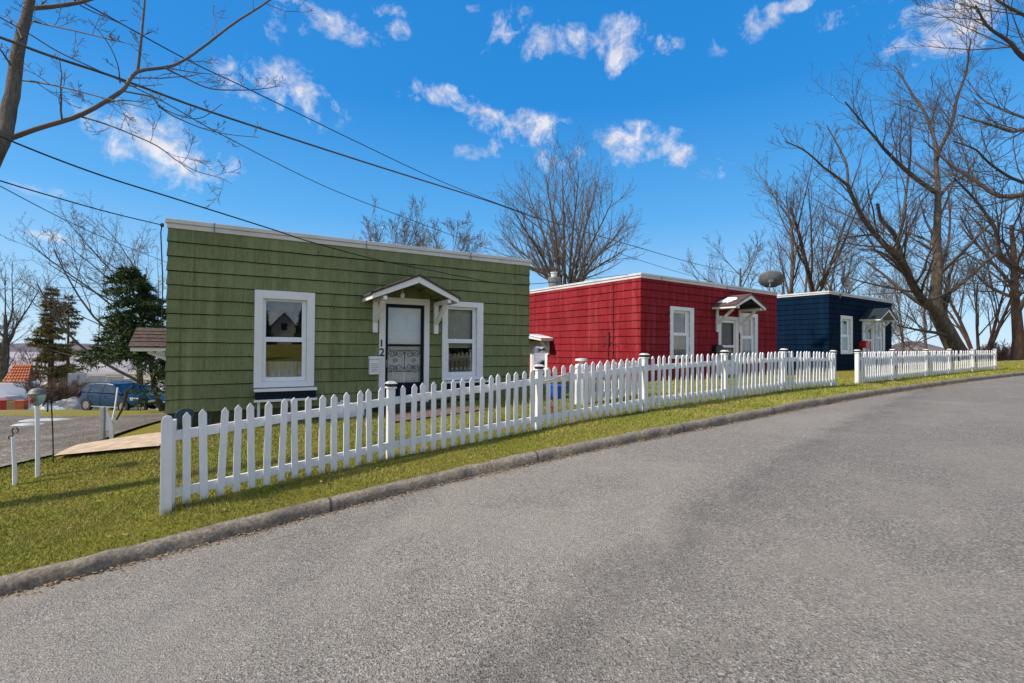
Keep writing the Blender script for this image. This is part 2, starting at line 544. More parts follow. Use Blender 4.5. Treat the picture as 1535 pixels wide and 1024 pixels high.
def mat_asphalt():
    k = NT('worn_asphalt')
    v = k.coord()
    grit = k.n('TexVoronoi'); grit.inputs['Scale'].default_value = 95; k.l(v, grit.inputs['Vector'])
    grit2 = k.n('TexVoronoi'); grit2.inputs['Scale'].default_value = 190; k.l(v, grit2.inputs['Vector'])
    fine = k.noise(v, 85, 6, 0.75)
    mid = k.noise(v, 5.5, 6, 0.7)
    big = k.noise(v, 0.55, 5, 0.6, 0.3)
    sep = k.n('SeparateColor'); k.l(grit.outputs['Color'], sep.inputs[0])
    base = k.ramp(fine, [(0.34, (0.078, 0.068, 0.056)), (0.50, (0.262, 0.230, 0.192)), (0.66, (0.455, 0.404, 0.342))])
    base = k.mix(k.ramp(sep.outputs[0], [(0.80, 0.0), (0.97, 0.65)]), base, (0.58, 0.54, 0.48))
    base = k.mix(k.ramp(sep.outputs[1], [(0.74, 0.0), (0.96, 0.75)]), base, (0.045, 0.042, 0.042))
    base = k.mix(k.ramp(mid, [(0.45, 0.0), (0.75, 0.45)]), base, (0.180, 0.157, 0.129))
    base = k.mix(k.ramp(big, [(0.38, 0.40), (0.55, 0.0)]), base, (0.36, 0.317, 0.264))
    # darker, oilier lane centre where the binder shows (runs along the road; 'lane' is metres from the kerb)
    lane = k.n('Attribute', attribute_name='lane').outputs['Fac']
    xyz = k.n('SeparateXYZ'); k.l(v, xyz.inputs[0])
    sd_ = k.math('ADD', k.math('MULTIPLY', xyz.outputs['X'], 0.678), k.math('MULTIPLY', xyz.outputs['Y'], -0.735))
    sd_ = k.math('ADD', sd_, 0.407 + 1.80)
    wob = k.math('MULTIPLY', k.math('SUBTRACT', k.noise(v, 1.6, 6, 0.7), 0.5), 1.1)
    x = k.math('ADD', sd_, wob)
    band = k.ramp(k.math('DIVIDE', x, 6.0), [(0.03, 0.0), (0.075, 0.46), (0.12, 0.26), (0.20, 0.16), (0.8, 0.34)])
    patch = k.ramp(k.noise(v, 2.1, 6, 0.75), [(0.35, 0.30), (0.60, 1.0)])
    base = k.mix(k.math('MULTIPLY', band, patch), base, (0.052, 0.049, 0.047))
    edge = k.ramp(k.math('DIVIDE', k.math('ADD', lane, k.math('MULTIPLY', mid, 0.25)), 1.0), [(0.14, 0.75), (0.34, 0.0)])
    base = k.mix(edge, base, (0.070, 0.052, 0.036))
    k.col(base)
    h = k.math('ADD', k.math('MULTIPLY', grit.outputs['Distance'], 1.0), k.math('MULTIPLY', fine, 0.9))
    h = k.math('ADD', h, k.math('MULTIPLY', grit2.outputs['Distance'], 0.4))
    k.bump(h, 0.8, 0.013)
    return k.set(0.82, 0, 0.35)


def mat_concrete():
    k = NT('old_kerb_concrete')
    v = k.coord()
    a = k.noise(v, 3.0, 6, 0.7); b = k.noise(v, 30, 6, 0.7)
    col = k.ramp(b, [(0.28, (0.110, 0.090, 0.067)), (0.52, (0.255, 0.216, 0.168)), (0.72, (0.40, 0.348, 0.280))])
    col = k.mix(k.ramp(a, [(0.48, 0.0), (0.72, 0.75)]), col, (0.100, 0.082, 0.062))
    lane = k.n('Attribute', attribute_name='lane').outputs['Fac']
    # joints every three metres
    j = k.math('PINGPONG', lane, 1.2)
    col = k.mix(k.ramp(j, [(0.0, .75), (0.009, .75), (0.015, 0.0)]), col, (0.03, 0.027, 0.024))
    k.col(col)
    k.bump(k.math('ADD', b, a), 0.9, 0.02)
    return k.set(0.92, 0, 0.2)


def mat_gravel():
    k = NT('gravel_drive')
    v = k.coord()
    vo = k.n('TexVoronoi'); vo.inputs['Scale'].default_value = 34; k.l(v, vo.inputs['Vector'])
    a = k.noise(v, 0.8, 6, 0.65, 0.5); b = k.noise(v, 22, 6, 0.7)
    sep = k.n('SeparateColor'); k.l(vo.outputs['Color'], sep.inputs[0])
    col = k.ramp(sep.outputs[0], [(0.0, (0.10, 0.083, 0.070)), (0.5, (0.20, 0.170, 0.145)), (1.0, (0.36, 0.315, 0.275))])
    col = k.mix(k.ramp(a, [(0.40, 0.0), (0.60, 0.65)]), col, (0.105, 0.088, 0.072))
    col = k.mix(k.ramp(k.noise(v, 1.9, 5, 0.7), [(0.62, 0.0), (0.74, 0.6)]), col, (0.11, 0.115, 0.03))
    k.col(col)
    k.bump(k.math('ADD', vo.outputs['Distance'], b), 0.8, 0.03)
    return k.set(0.95, 0, 0.15)


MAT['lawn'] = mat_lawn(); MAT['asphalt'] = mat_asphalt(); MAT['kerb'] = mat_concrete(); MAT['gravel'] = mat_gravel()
MAT['paver'] = plain('tan_paving', (0.46, 0.34, 0.23), 0.9, var=0.28, scale=5, bump=0.4)
MAT['walk'] = plain('brown_brick_walk', (0.15, 0.085, 0.06), 0.9, var=0.4, scale=8, bump=0.5)


def sheet(name, us, vs, zfun, mat, lane=None, kind='structure'):
    """Ruled sheet along the kerb: us along, vs across (metres from the kerb, + towards the houses)."""
    us = np.asarray(us, float); vs = np.asarray(vs, float)
    p, t, nrm = kerb_frame(us)
    X = p[:, 0][:, None] + nrm[:, 0][:, None] * vs[None]
    Y = p[:, 1][:, None] + nrm[:, 1][:, None] * vs[None]
    Z = zfun(p[:, 2][:, None], X, Y, us[:, None] + 0 * vs[None], vs[None] + 0 * us[:, None])
    nu, nv = X.shape
    V = np.stack([X.ravel(), Y.ravel(), Z.ravel()], 1)
    i = np.arange(nu - 1)[:, None] * nv + np.arange(nv - 1)[None]
    i = i.ravel()
    F = np.stack([i, i + nv, i + nv + 1, i + 1], 1)
    o = mesh_np(name, V, F, mat, smooth=True)
    if lane is not None:
        a = o.data.attributes.new('lane', 'FLOAT', 'POINT')
        a.data.foreach_set('value', np.broadcast_to(lane(us[:, None], vs[None]), X.shape).astype(np.float32).ravel())
    o['kind'] = kind
    return o


gr = grow_steps(0.3, 2600, 1.35)
us_all = np.r_[-4 - np.array(gr[::-1]), np.arange(-3.75, 36, 0.25), 36 + np.array(gr)]
vs_lawn = np.array([0, .05, .12, .2, .3, .42, .55] + list(0.55 + np.array(grow_steps(0.22, 22, 1.012)[1:])) + list(24 + np.array(grow_steps(0.6, 3800, 1.22))))


def z_lawn(kz, X, Y, U, V_):
    g = ground_rel(X, Y)
    s = np.clip(V_ / 0.55, 0, 1); s = s * s * (3 - 2 * s)
    return EYE + kz * (1 - s) + g * s


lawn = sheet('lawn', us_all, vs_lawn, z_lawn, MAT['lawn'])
ROADW = 7.8
vs_road = -np.r_[0.11, np.linspace(0.2, ROADW, 30)]
road = sheet('road', us_all, vs_road[::-1], lambda kz, X, Y, U, V_: EYE + kz - 0.105 + 0.07 * np.sin(np.clip(-V_ / ROADW, 0, 1) * math.pi), MAT['asphalt'],
             lane=lambda U, V_: -V_ + 0 * U)
us_k = np.r_[-4 - np.array(gr[::-1]), np.arange(-3.95, 36, 0.06), 36 + np.array(gr)]
KPROF = [(0.05, -0.06), (0.015, 0.004), (-0.01, 0.016), (-0.045, 0.018), (-0.080, 0.012), (-0.102, -0.008), (-0.114, -0.040), (-0.122, -0.085), (-0.130, -0.135)]


def build_kerb():
    p, t, nrm = kerb_frame(us_k)
    pr = np.array(KPROF)
    rng = np.random.default_rng(5)
    n1 = np.interp(us_k, np.arange(-10, 50, 0.35), rng.normal(0, 1, 172))
    n2 = np.interp(us_k, np.arange(-10, 50, 0.11), rng.normal(0, 1, 546))
    wob = (0.013 * n1 + 0.009 * n2)[:, None] * np.array([0, .3, .6, .7, .9, 1, 1, .8, .5])[None]
    sink = (0.006 * np.roll(n1, 9) + 0.004 * np.roll(n2, 5))[:, None]
    X = p[:, 0][:, None] + nrm[:, 0][:, None] * (pr[None, :, 0] + wob)
    Y = p[:, 1][:, None] + nrm[:, 1][:, None] * (pr[None, :, 0] + wob)
    Z = EYE + p[:, 2][:, None] + pr[None, :, 1] + sink
    nu, nv = X.shape
    i = (np.arange(nu - 1)[:, None] * nv + np.arange(nv - 1)[None]).ravel()
    o = mesh_np('kerb', np.stack([X.ravel(), Y.ravel(), Z.ravel()], 1), np.stack([i, i + 1, i + nv + 1, i + nv], 1), MAT['kerb'], smooth=True)
    a = o.data.attributes.new('lane', 'FLOAT', 'POINT')
    a.data.foreach_set('value', np.repeat(us_k, nv).astype(np.float32))
    props(o, kind='structure')


build_kerb()
verge = sheet('verge', us_all, -(ROADW + np.array(grow_steps(0.4, 3000, 1.3)))[::-1], lambda kz, X, Y, U, V_: EYE + kz + 0.0 + 0.04 * np.minimum(-V_ - ROADW, 30), MAT['lawn'])


def drape(name, quad, mat, lift=0.03, n=24, m=24, kind='structure'):
    """A bilinear patch laid on the terrain. quad: four (X,Y)."""
    q = np.array(quad, float)
    s = np.linspace(0, 1, n)[:, None]; t = np.linspace(0, 1, m)[None]
    P = [((1 - s) * (1 - t) * q[0, k] + s * (1 - t) * q[1, k] + s * t * q[2, k] + (1 - s) * t * q[3, k]) for k in (0, 1)]
    X, Y = P
    Z = lawn_z(X.ravel(), Y.ravel()) + lift
    i = (np.arange(n - 1)[:, None] * m + np.arange(m - 1)[None]).ravel()
    o = mesh_np(name, np.stack([X.ravel(), Y.ravel(), Z], 1), np.stack([i, i + m, i + m + 1, i + 1], 1), mat, smooth=True)
    o['kind'] = kind
    return o


DRIVE = [(-9.2, 3.2), (-6.25, 6.75), (-8.9, 13.6), (-17.5, 13.0)]
DRIVE2 = [(-8.4, 9.0), (-5.9, 8.3), (-9.0, 15.5), (-9.2, 15.7)]
drape('driveway', DRIVE, MAT['gravel'], 0.045, 40, 40)
SLAB = [(-6.15, 6.42), (-4.95, 6.72), (-5.25, 7.45), (-6.72, 7.42)]
drape('patio_floor', SLAB, MAT['paver'], 0.06, 16, 16)


def inside(poly, X, Y):
    X = np.asarray(X); Y = np.asarray(Y)
    r = np.zeros(X.shape, bool); n = len(poly)
    for i in range(n):
        x0, y0 = poly[i]; x1, y1 = poly[(i + 1) % n]
        c = ((y0 > Y) != (y1 > Y)) & (X < (x1 - x0) * (Y - y0) / (y1 - y0 + 1e-12) + x0)
        r ^= c
    return r


def house_poly(L, R, d, grow=0.05):
    b = back(L, R, d)
    return [L, R, (R[0] + b[0], R[1] + b[1]), (L[0] + b[0], L[1] + b[1])]


HOUSE_POLYS = [house_poly(G_L, G_R, 9), house_poly(R_L, R_R, 9), house_poly(N_L, N_R, 8)]


def build_grass():
    """Short mown turf as real blades, densest near the photographer."""
    rng = np.random.default_rng(11)
    Vs, Fs, Ts = [], [], []
    base = 0
    zones = [(-1.5, 3.2, 0.0, 1.6, 7000), (-1.5, 3.6, 1.6, 4.6, 4200), (3.2, 9, 0.0, 1.1, 5200), (3.2, 9, 1.1, 5.0, 1500), (9, 16, 0, 1.3, 2400), (9, 18, 1.3, 6, 600),
             (16, 24, 0, 1.6, 1000), (24, 36, 0, 7, 260), (-5, -1.5, 0, 4, 1500)]
    for u0, u1, v0, v1, dens in zones:
        n = int((u1 - u0) * (v1 - v0) * dens)
        u = rng.uniform(u0, u1, n); v = rng.uniform(v0, v1, n) - 0.02 + rng.normal(0, 0.012, n)
        p, t, nrm = kerb_frame(u)
        X = p[:, 0] + nrm[:, 0] * v; Y = p[:, 1] + nrm[:, 1] * v
        ok = Y > 0.5
        for poly in HOUSE_POLYS + [DRIVE, SLAB]: ok &= ~inside(poly, X, Y)
        X, Y, v = X[ok], Y[ok], v[ok]; n = len(X)
        if n == 0: continue
        Z = lawn_z(X, Y)
        patch = np.sin(X * 3.1 + np.sin(Y * 2.3) * 1.7) * np.sin(Y * 2.7 + 1.3 * np.sin(X * 1.9))
        dist = np.hypot(X, Y)
        h = rng.uniform(0.014, 0.034, n) * (1 + 0.35 * patch) * np.where(dist > 9, 1.15, 1.0)
        w = rng.uniform(0.0022, 0.0042, n) * np.clip(dist / 5.0, 1.0, 3.2)
        a = rng.uniform(0, 2 * np.pi, n)
        lean = rng.uniform(0.2, 1.15, n) * h
        la = a + rng.normal(0, 0.9, n)
        dx, dy = np.cos(a) * w, np.sin(a) * w
        tipx, tipy = np.cos(la + 1.57) * lean, np.sin(la + 1.57) * lean
        V = np.empty((n, 3, 3), np.float32)
        V[:, 0] = np.stack([X - dx, Y - dy, Z - 0.004], 1)
        V[:, 1] = np.stack([X + dx, Y + dy, Z - 0.004], 1)
        V[:, 2] = np.stack([X + tipx, Y + tipy, Z + h], 1)
        Vs.append(V.reshape(-1, 3)); Fs.append(np.arange(base, base + 3 * n).reshape(n, 3)); base += 3 * n
        Ts.append(np.clip(0.5 + 0.22 * patch + rng.normal(0, 0.2, n), 0, 1))
    # unmown tufts along the foot of the fence
    FX = np.array([f[0] for f in FB]); FY = np.array([f[1] for f in FB])
    n = 9000
    s = rng.uniform(0, len(FB) - 1.001, n); i = s.astype(int); fr = s - i
    clump = (np.sin(s * 23) + np.sin(s * 41 + 1)) > -0.2
    X = FX[i] * (1 - fr) + FX[i + 1] * fr + rng.normal(0.01, 0.03, n); Y = FY[i] * (1 - fr) + FY[i + 1] * fr - 0.02 + rng.normal(0, 0.03, n)
    X, Y = X[clump], Y[clump]; n = len(X)
    Z = lawn_z(X, Y); h = rng.uniform(0.04, 0.11, n); a = rng.uniform(0, 6.28, n); w = rng.uniform(0.002, 0.004, n)
    V = np.empty((n, 3, 3), np.float32)
    V[:, 0] = np.stack([X - np.cos(a) * w, Y - np.sin(a) * w, Z - .004], 1); V[:, 1] = np.stack([X + np.cos(a) * w, Y + np.sin(a) * w, Z - .004], 1)
    V[:, 2] = np.stack([X + rng.normal(0, .02, n), Y + rng.normal(0, .02, n), Z + h], 1)
    Vs.append(V.reshape(-1, 3)); Fs.append(np.arange(base, base + 3 * n).reshape(n, 3)); Ts.append(rng.uniform(0, 0.3, n))
    k = NT('grass_blades')
    tn = k.attr()
    big = k.noise(k.coord(), 1.1, 5, 0.6)
    c = k.ramp(tn, [(0.0, (0.115, 0.155, 0.024)), (0.45, (0.240, 0.272, 0.048)), (0.75, (0.345, 0.330, 0.072)), (1.0, (0.46, 0.36, 0.130))])
    c = k.mix(k.ramp(big, [(0.48, 0.0), (0.68, 0.55)]), c, (0.33, 0.25, 0.085))
    k.col(c); k.set(0.75, 0, 0.2)
    o = mesh_np('grass', np.concatenate(Vs), np.concatenate(Fs), k.mat, tint=np.concatenate(Ts))
    props(o, 'short yellow-green lawn grass with darker tufts along the white fence', 'grass', kind='stuff')


build_grass()


def build_leaves():
    """Dead leaves and grit in the gutter and on the turf."""
    rng = np.random.default_rng(77)
    n = 3000
    u = rng.uniform(-1.5, 22, n); g = rng.random(n) < .82
    v = np.where(g, -0.125 - np.abs(rng.normal(0, .05, n)), rng.uniform(0.05, 2.6, n))
    p, t, nrm = kerb_frame(u)
    X = p[:, 0] + nrm[:, 0] * v; Y = p[:, 1] + nrm[:, 1] * v
    Z = np.where(g, EYE + p[:, 2] - 0.094, lawn_z(X, Y) + .022)
    s = rng.uniform(.008, .028, n) * np.where(g, .8, 1.1); a = rng.uniform(0, 6.28, n)
    V = np.empty((n, 4, 3))
    for k_, (da, f) in enumerate(((0, 1), (1.3, .55), (3.14, 1), (4.6, .6))):
        V[:, k_] = np.stack([X + np.cos(a + da) * s * f, Y + np.sin(a + da) * s * f, Z + rng.uniform(0, .012, n)], 1)
    k = NT('dead_leaf'); k.col(k.ramp(k.attr(), [(0, (.10, .06, .03)), (.5, (.26, .15, .07)), (1, (.42, .30, .17))])); k.set(.9, 0, .1)
    o = mesh_np('fallen_leaves', V.reshape(-1, 3), np.arange(4 * n).reshape(-1, 4), k.mat, tint=rng.uniform(0, 1, n))
    props(o, 'brown leaf bits and grit along the gutter and on the grass', 'leaves', kind='stuff')


build_leaves()
# ================================================================== the three cottages
class House:
    def __init__(s, label, L, R, depth, base, top, roof_top, exposure, zref, col, seed, group):
        s.L, s.R = L, R
        s.W = math.hypot(R[0] - L[0], R[1] - L[1])
        s.a = math.atan2(R[1] - L[1], R[0] - L[0])
        s.D, s.base = depth, base
        s.d = (math.cos(s.a), math.sin(s.a)); s.nrm = (math.sin(s.a), -math.cos(s.a))
        s.top, s.roof_top, s.exp, s.zref = top - base, roof_top - base, exposure, zref - base
        s.col = col
        s.rng = random.Random(seed)
        s.root = empty('cottage', (L[0], L[1], EYE + base), s.a, label, 'house', group)

    def pt(s, px, py):
        """Photo pixel -> (along the facade, height above base)."""
        r = ray(px, py)
        k = (s.L[0] * -s.d[1] + s.L[1] * s.d[0]) / (r.x * -s.d[1] + r.y * s.d[0])
        x, y = r.x * k - s.L[0], r.y * k - s.L[1]
        return x * s.d[0] + y * s.d[1], r.z * k - s.base

    def rect(s, x0, x1, y0, y1):
        """Pixel box -> (s0, s1, z0, z1); x0,x1 left/right px, y0 top px, y1 bottom px taken at mid width."""
        xm = (x0 + x1) / 2
        s0 = s.pt(x0, (y0 + y1) / 2)[0]; s1 = s.pt(x1, (y0 + y1) / 2)[0]
        return s0, s1, s.pt(xm, y1)[1], s.pt(xm, y0)[1]

    def ahead(s, s0, px, py):
        """Distance out from the facade at station s0 for which the vertical plane is seen at pixel px; and height there."""
        bx, by = s.L[0] + s.d[0] * s0, s.L[1] + s.d[1] * s0
        r = ray(px, py); t = r.x / r.y
        q = (t * by - bx) / (s.nrm[0] - t * s.nrm[1])
        Y = by + s.nrm[1] * q
        return q, r.z / r.y * Y - s.base


def sub_rects(r, holes):
    """Rectangle minus holes; rect = (x0,x1,z0,z1)."""
    out = [r]
    for h in holes:
        nxt = []
        for (a, b, c, d) in out:
            if h[1] <= a or h[0] >= b or h[3] <= c or h[2] >= d:
                nxt.append((a, b, c, d)); continue
            if h[0] > a: nxt.append((a, h[0], c, d))
            if h[1] < b: nxt.append((h[1], b, c, d))
            x0, x1 = max(a, h[0]), min(b, h[1])
            if h[2] > c: nxt.append((x0, x1, c, h[2]))
            if h[3] < d: nxt.append((x0, x1, h[3], d))
        out = [q for q in nxt if q[1] - q[0] > 0.004 and q[3] - q[2] > 0.004]
    return out


def shingle_wall(H, name, length, fn, holes, z0, z1, wmin=0.28, wmax=1.0):
    mb = MB(); rng = H.rng
    for (a, b, c, d) in sub_rects((0, length, z0, z1), holes):
        mb.face([fn(a, 0, c), fn(b, 0, c), fn(b, 0, d), fn(a, 0, d)], 0, 0.1)
    k0 = math.floor((z0 - H.zref) / H.exp)
    k = k0
    while H.zref + k * H.exp < z1:
        zb, zt = H.zref + k * H.exp, H.zref + (k + 1) * H.exp
        k += 1
        x = -0.012 - rng.uniform(0, 0.5)
        while x < length + 0.012:
            w = rng.uniform(wmin, wmax)
            gap = rng.choice((0.0008, 0.0008, 0.0015, 0.004, 0.006))
            tint = min(1, max(0, rng.gauss(0.5, 0.17)))
            jw = rng.uniform(.010, .016); jz = rng.uniform(-0.003, 0.003); po = rng.uniform(0.022, 0.029)
            r = (max(x, -0.012), min(x + w - gap, length + 0.012), max(zb + jz, z0), min(zt + 0.004, z1))
            x += w
            if r[1] - r[0] < 0.006 or r[3] - r[2] < 0.006: continue
            for (a, b, c, d) in sub_rects(r, holes):
                o = lambda z: po + (0.003 - po) * min(1, max(0, (z - zb) / H.exp))
                mb.face([fn(a, o(c), c), fn(b, o(c), c), fn(b, o(d), d), fn(a, o(d), d)], 0, tint)
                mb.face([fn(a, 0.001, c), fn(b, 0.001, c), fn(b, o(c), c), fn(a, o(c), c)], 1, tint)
                if c == r[2] and c - jw > z0: mb.face([fn(a, .0105, c - jw), fn(b, .0105, c - jw), fn(b, .0105, c), fn(a, .0105, c)], 1, tint)  # dark strip below the butt: the course's shadow line as colour
                mb.face([fn(a, 0.001, c), fn(a, o(c), c), fn(a, o(d), d), fn(a, 0.001, d)], 0, tint)
                mb.face([fn(b, 0.001, c), fn(b, 0.001, d), fn(b, o(d), d), fn(b, o(c), c)], 0, tint)
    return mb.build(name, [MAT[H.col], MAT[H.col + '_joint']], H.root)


def window(H, fn, outer, up, lo, inner, curtain='half', sill=None):
    """Double-hung window. outer casing rect, upper and lower glass rects, inner = opening."""
    o0, o1, oz0, oz1 = outer
    i0, i1, iz0, iz1 = inner
    mb = MB()
    T = 0.034
    B = lambda a, b, c, d, q0, q1: mb.box(a, b, q0, q1, c, d, fn=fn)
    B(o0, i0, oz0, oz1, -0.01, T); B(i1, o1, oz0, oz1, -0.01, T)
    B(i0, i1, iz1, oz1, -0.01, T); B(i0, i1, oz0, iz0, -0.01, T)
    # reveal running back into the wall
    B(i0 - .02, i0, iz0, iz1, -0.13, -0.01); B(i1, i1 + .02, iz0, iz1, -0.13, -0.01)
    B(i0, i1, iz1, iz1 + .02, -0.13, -0.01); B(i0, i1, iz0 - .02, iz0, -0.13, -0.01)
    win = mb.build('window', MAT['trim'], H.root, bevel=0.004)
    # sashes
    zm0, zm1 = lo[3], up[2]
    for nm, g, q, za, zb in (('sash', up, -0.045, zm0 + 0.012, iz1 - .002), ('sash', lo, -0.015, iz0 + .002, zm1 - 0.012)):
        sm = MB()
        y0, y1 = q - 0.03, q
        sm.box(i0 + .002, g[0], y0, y1, za, zb, fn=fn); sm.box(g[1], i1 - .002, y0, y1, za, zb, fn=fn)
        sm.box(g[0], g[1], y0, y1, g[3], zb, fn=fn); sm.box(g[0], g[1], y0, y1, za, g[2], fn=fn)
        sm.build('sash', MAT['vinyl'], win, bevel=0.003)
        pm = MB(); yy = q - 0.016
        pm.face([fn(g[0], yy, g[2]), fn(g[1], yy, g[2]), fn(g[1], yy, g[3]), fn(g[0], yy, g[3])])
        pm.build('pane', MAT['glass'], win)
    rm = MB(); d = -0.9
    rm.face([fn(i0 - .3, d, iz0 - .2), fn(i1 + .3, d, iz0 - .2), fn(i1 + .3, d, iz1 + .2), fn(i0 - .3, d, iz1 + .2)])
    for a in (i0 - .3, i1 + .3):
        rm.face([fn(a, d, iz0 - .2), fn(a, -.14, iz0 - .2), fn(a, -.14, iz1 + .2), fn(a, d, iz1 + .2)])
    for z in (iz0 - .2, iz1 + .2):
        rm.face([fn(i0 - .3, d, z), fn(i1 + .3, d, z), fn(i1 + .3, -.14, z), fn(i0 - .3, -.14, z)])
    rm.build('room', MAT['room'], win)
    cm = MB()
    w = i1 - i0
    def pleat(a, b, z0, z1, q, n=26, amp=0.02):
        for k in range(n):
            xa, xb = a + (b - a) * k / n, a + (b - a) * (k + 1) / n
            ya, yb = q + amp * math.sin(k * 1.9), q + amp * math.sin((k + 1) * 1.9)
            cm.face([fn(xa, ya, z0), fn(xb, yb, z0), fn(xb, yb, z1), fn(xa, ya, z1)])
    if curtain == 'blind': pleat(i0 + .05, i1 - .05, lo[3] - 0.10, iz1, -0.16, 1, 0.0)
    elif curtain == 'half': pleat(i0, i1, up[2] - .05, iz1, -0.20)
    elif curtain == 'sides':
        pleat(i0, i0 + w * .30, iz0, iz1, -0.2, 10); pleat(i1 - w * .25, i1, iz0, iz1, -0.2, 10)
    elif curtain == 'low': pleat(i0, i1, iz0, iz0 + (lo[3] - lo[2]) * .55, -0.25)
    if cm.f: cm.build('curtain', MAT['curtain'], win)
    return win


def window_box(H, fn, r, tz, bz):
    """Narrow navy planter board with white caps under a window."""
    a, b, c, d = r
    mb = MB()
    mb.box(a + .02, b - .02, 0.02, 0.15, c, d, 0, fn=fn)
    mb.box(a, b, 0.015, 0.17, d, d + tz, 1, fn=fn)
    mb.box(a, b, 0.015, 0.17, c - bz, c, 1, fn=fn)
    return mb.build('window_box', [MAT['navy_trim'], MAT['trim']], H.root, bevel=0.004)


def canopy(H, fn, sc, half, out, zpeak, zeave, mats, bracket_drop=0.55, plate=True, light=False, snow=False, hw=None, arm=None):
    """Small gabled door hood: two slopes, gable boards, soffit, wall plates and diagonal brackets.
    fn(s, out, z). sc = centre station."""
    can = MB()
    bt = 0.09                                      # depth of the face boards
    hl, hr = (half if hasattr(half, '__len__') else (half, half))
    L, R = sc - hl, sc + hr
    # roof slopes as 4 cm slabs
    for e in (L, R):
        sgn = -1 if e == L else 1
        c = [fn(sc, 0.0, zpeak + .012), fn(e + sgn * .03, 0.0, zeave - .012), fn(e + sgn * .03, out + .03, zeave - .012), fn(sc, out + .03, zpeak + .012)]
        t = [fn(sc, 0.0, zpeak + .045), fn(e + sgn * .03, 0.0, zeave + .02), fn(e + sgn * .03, out + .03, zeave + .02), fn(sc, out + .03, zpeak + .045)]
        can.hexa(c + t, 0)
        # shingle courses: thin raised lips so the roof is not one flat plane
        for q in (0.2, 0.4, 0.6, 0.8):
            xx = sc + (e - sc) * q; zz = zpeak + (zeave - zpeak) * q
            x2 = sc + (e - sc) * (q + .02); z2 = zpeak + (zeave - zpeak) * (q + .02)
            can.hexa([fn(xx, 0, zz + .046), fn(x2, 0, z2 + .046), fn(x2, out + .03, z2 + .046), fn(xx, out + .03, zz + .046),
                      fn(xx, 0, zz + .056), fn(x2, 0, z2 + .058), fn(x2, out + .03, z2 + .058), fn(xx, out + .03, zz + .056)], 0)
    root = can.build('canopy', [MAT[mats[0]]], H.root)
    g = MB()
    th = 0.028
    slope = (zpeak - zeave)
    for e in (L, R):
        poly = [(sc, zpeak + .01), (sc, zpeak - bt * 1.25), (e, zeave - bt), (e, zeave - .005)]
        g.prism(poly, out - th, out, fn=lambda x, y, z: fn(x, y, z))
        # eave board along each side
        g.box(min(e, e + (th if e == L else -th)), max(e, e + (th if e == L else -th)), 0.0, out - th - .002, zeave - bt, zeave - .012, fn=fn)
    g.build('gable_board', MAT['trim'], root, bevel=0.004)
    s = MB()
    for e in (L, R):
        s.face([fn(sc, 0.0, zpeak - .02), fn(e, 0.0, zeave - .03), fn(e, out - th, zeave - .03), fn(sc, out - th, zpeak - .02)])
    for q in (0.33, 0.66):
        for e in (L, R):
            x = sc + (e - sc) * q; z = zpeak + (zeave - zpeak) * q - .03
            s.box(x - .018, x + .018, 0.0, out - th - .003, z - .05, z, fn=fn)
    s.build('soffit', MAT[mats[1]], root)
    hw = hw or (half * 0.72 if not hasattr(half, '__len__') else min(half) * .78)
    arm = arm or out * 0.72
    for sg in (-1, 1):
        x = sc + sg * hw
        b = MB()
        b.box(x - .045, x + .045, 0.018, 0.075, zeave - bt - bracket_drop, zeave - .03, fn=fn)
        b.box(x - .035, x + .035, 0.075, out - th - .004, zeave - bt, zeave - bt + .07, fn=fn)
        p0, p1 = Vector(fn(x, 0.07, zeave - bt - bracket_drop * .62)), Vector(fn(x, arm, zeave - bt - .01))
        b.beam(p0, p1, 0.07, 0.075)
        b.build('bracket', MAT['trim'], root, bevel=0.004)
    if light:
        l = MB()
        p = Vector(fn(sc - .16, out * .35, zpeak - .30))
        l.tube([p + Vector((0, 0, .10)), p + Vector((0, 0, .04))], 0.008, 6)
        l.lathe([(0.02, .05), (0.035, .03), (0.045, -.01), (0.035, -.05), (0.012, -.07)], p, 12)
        l.build('lamp', MAT['vinyl'], root, smooth=True)
    return root


def snow_lump(H, fn, sc, L_, zpeak, zeave, out, parent):
    n = 9; m = 9
    V, F = [], []
    for i in range(n):
        for j in range(m):
            a, b = i / (n - 1), j / (m - 1)
            e = 1 - max(abs(2 * a - 1), abs(2 * b - 1)) ** 3
            q = 0.22 + 0.52 * a + 0.10 * b; o = out * (0.10 + 0.55 * b + .06 * math.sin(a * 5))
            V.append(tuple(fn(sc + (L_ - sc) * q, o, zpeak + (zeave - zpeak) * q + .04 + .05 * max(0, e) ** .5)))
    for i in range(n - 1):
        for j in range(m - 1): F.append((i * m + j, (i + 1) * m + j, (i + 1) * m + j + 1, i * m + j + 1))
    o = mesh_np('snow_patch', V, F, MAT['snow'], parent, smooth=True)
    return o


def flat_roof(H, over=0.05, seams=()):
    """Low slab with a two-step white metal edge all round."""
    W, D, z0, z1 = H.W, H.D, H.top, H.roof_top
    zm = z0 + (z1 - z0) * 0.52
    mb = MB()
    mb.box(0.0, W, 0.0, D, z0 - .02, z1 - .035)
    roof = mb.build('roof', MAT['roof'], H.root)
    f = MB()
    for (o, za, zb) in ((over * .55, z0, zm), (over, zm + .002, z1)):
        f.box(-o, W + o, -o, 0.06, za, zb); f.box(-o, W + o, D - .06, D + o, za, zb)
        f.box(-o, 0.06, 0.062, D - .062, za, zb); f.box(W - .06, W + o, 0.062, D - .062, za, zb)
    f.build('fascia', MAT['fascia'], roof, bevel=0.006)
    if seams:
        sm = MB()
        for x in seams:
            sm = MB(); sm.box(x - .006, x + .006, -over - .004, -over + .01, z0 - .004, z1 + .004)
            sm.build('seam_strip', MAT['galv'], roof)
    return roof


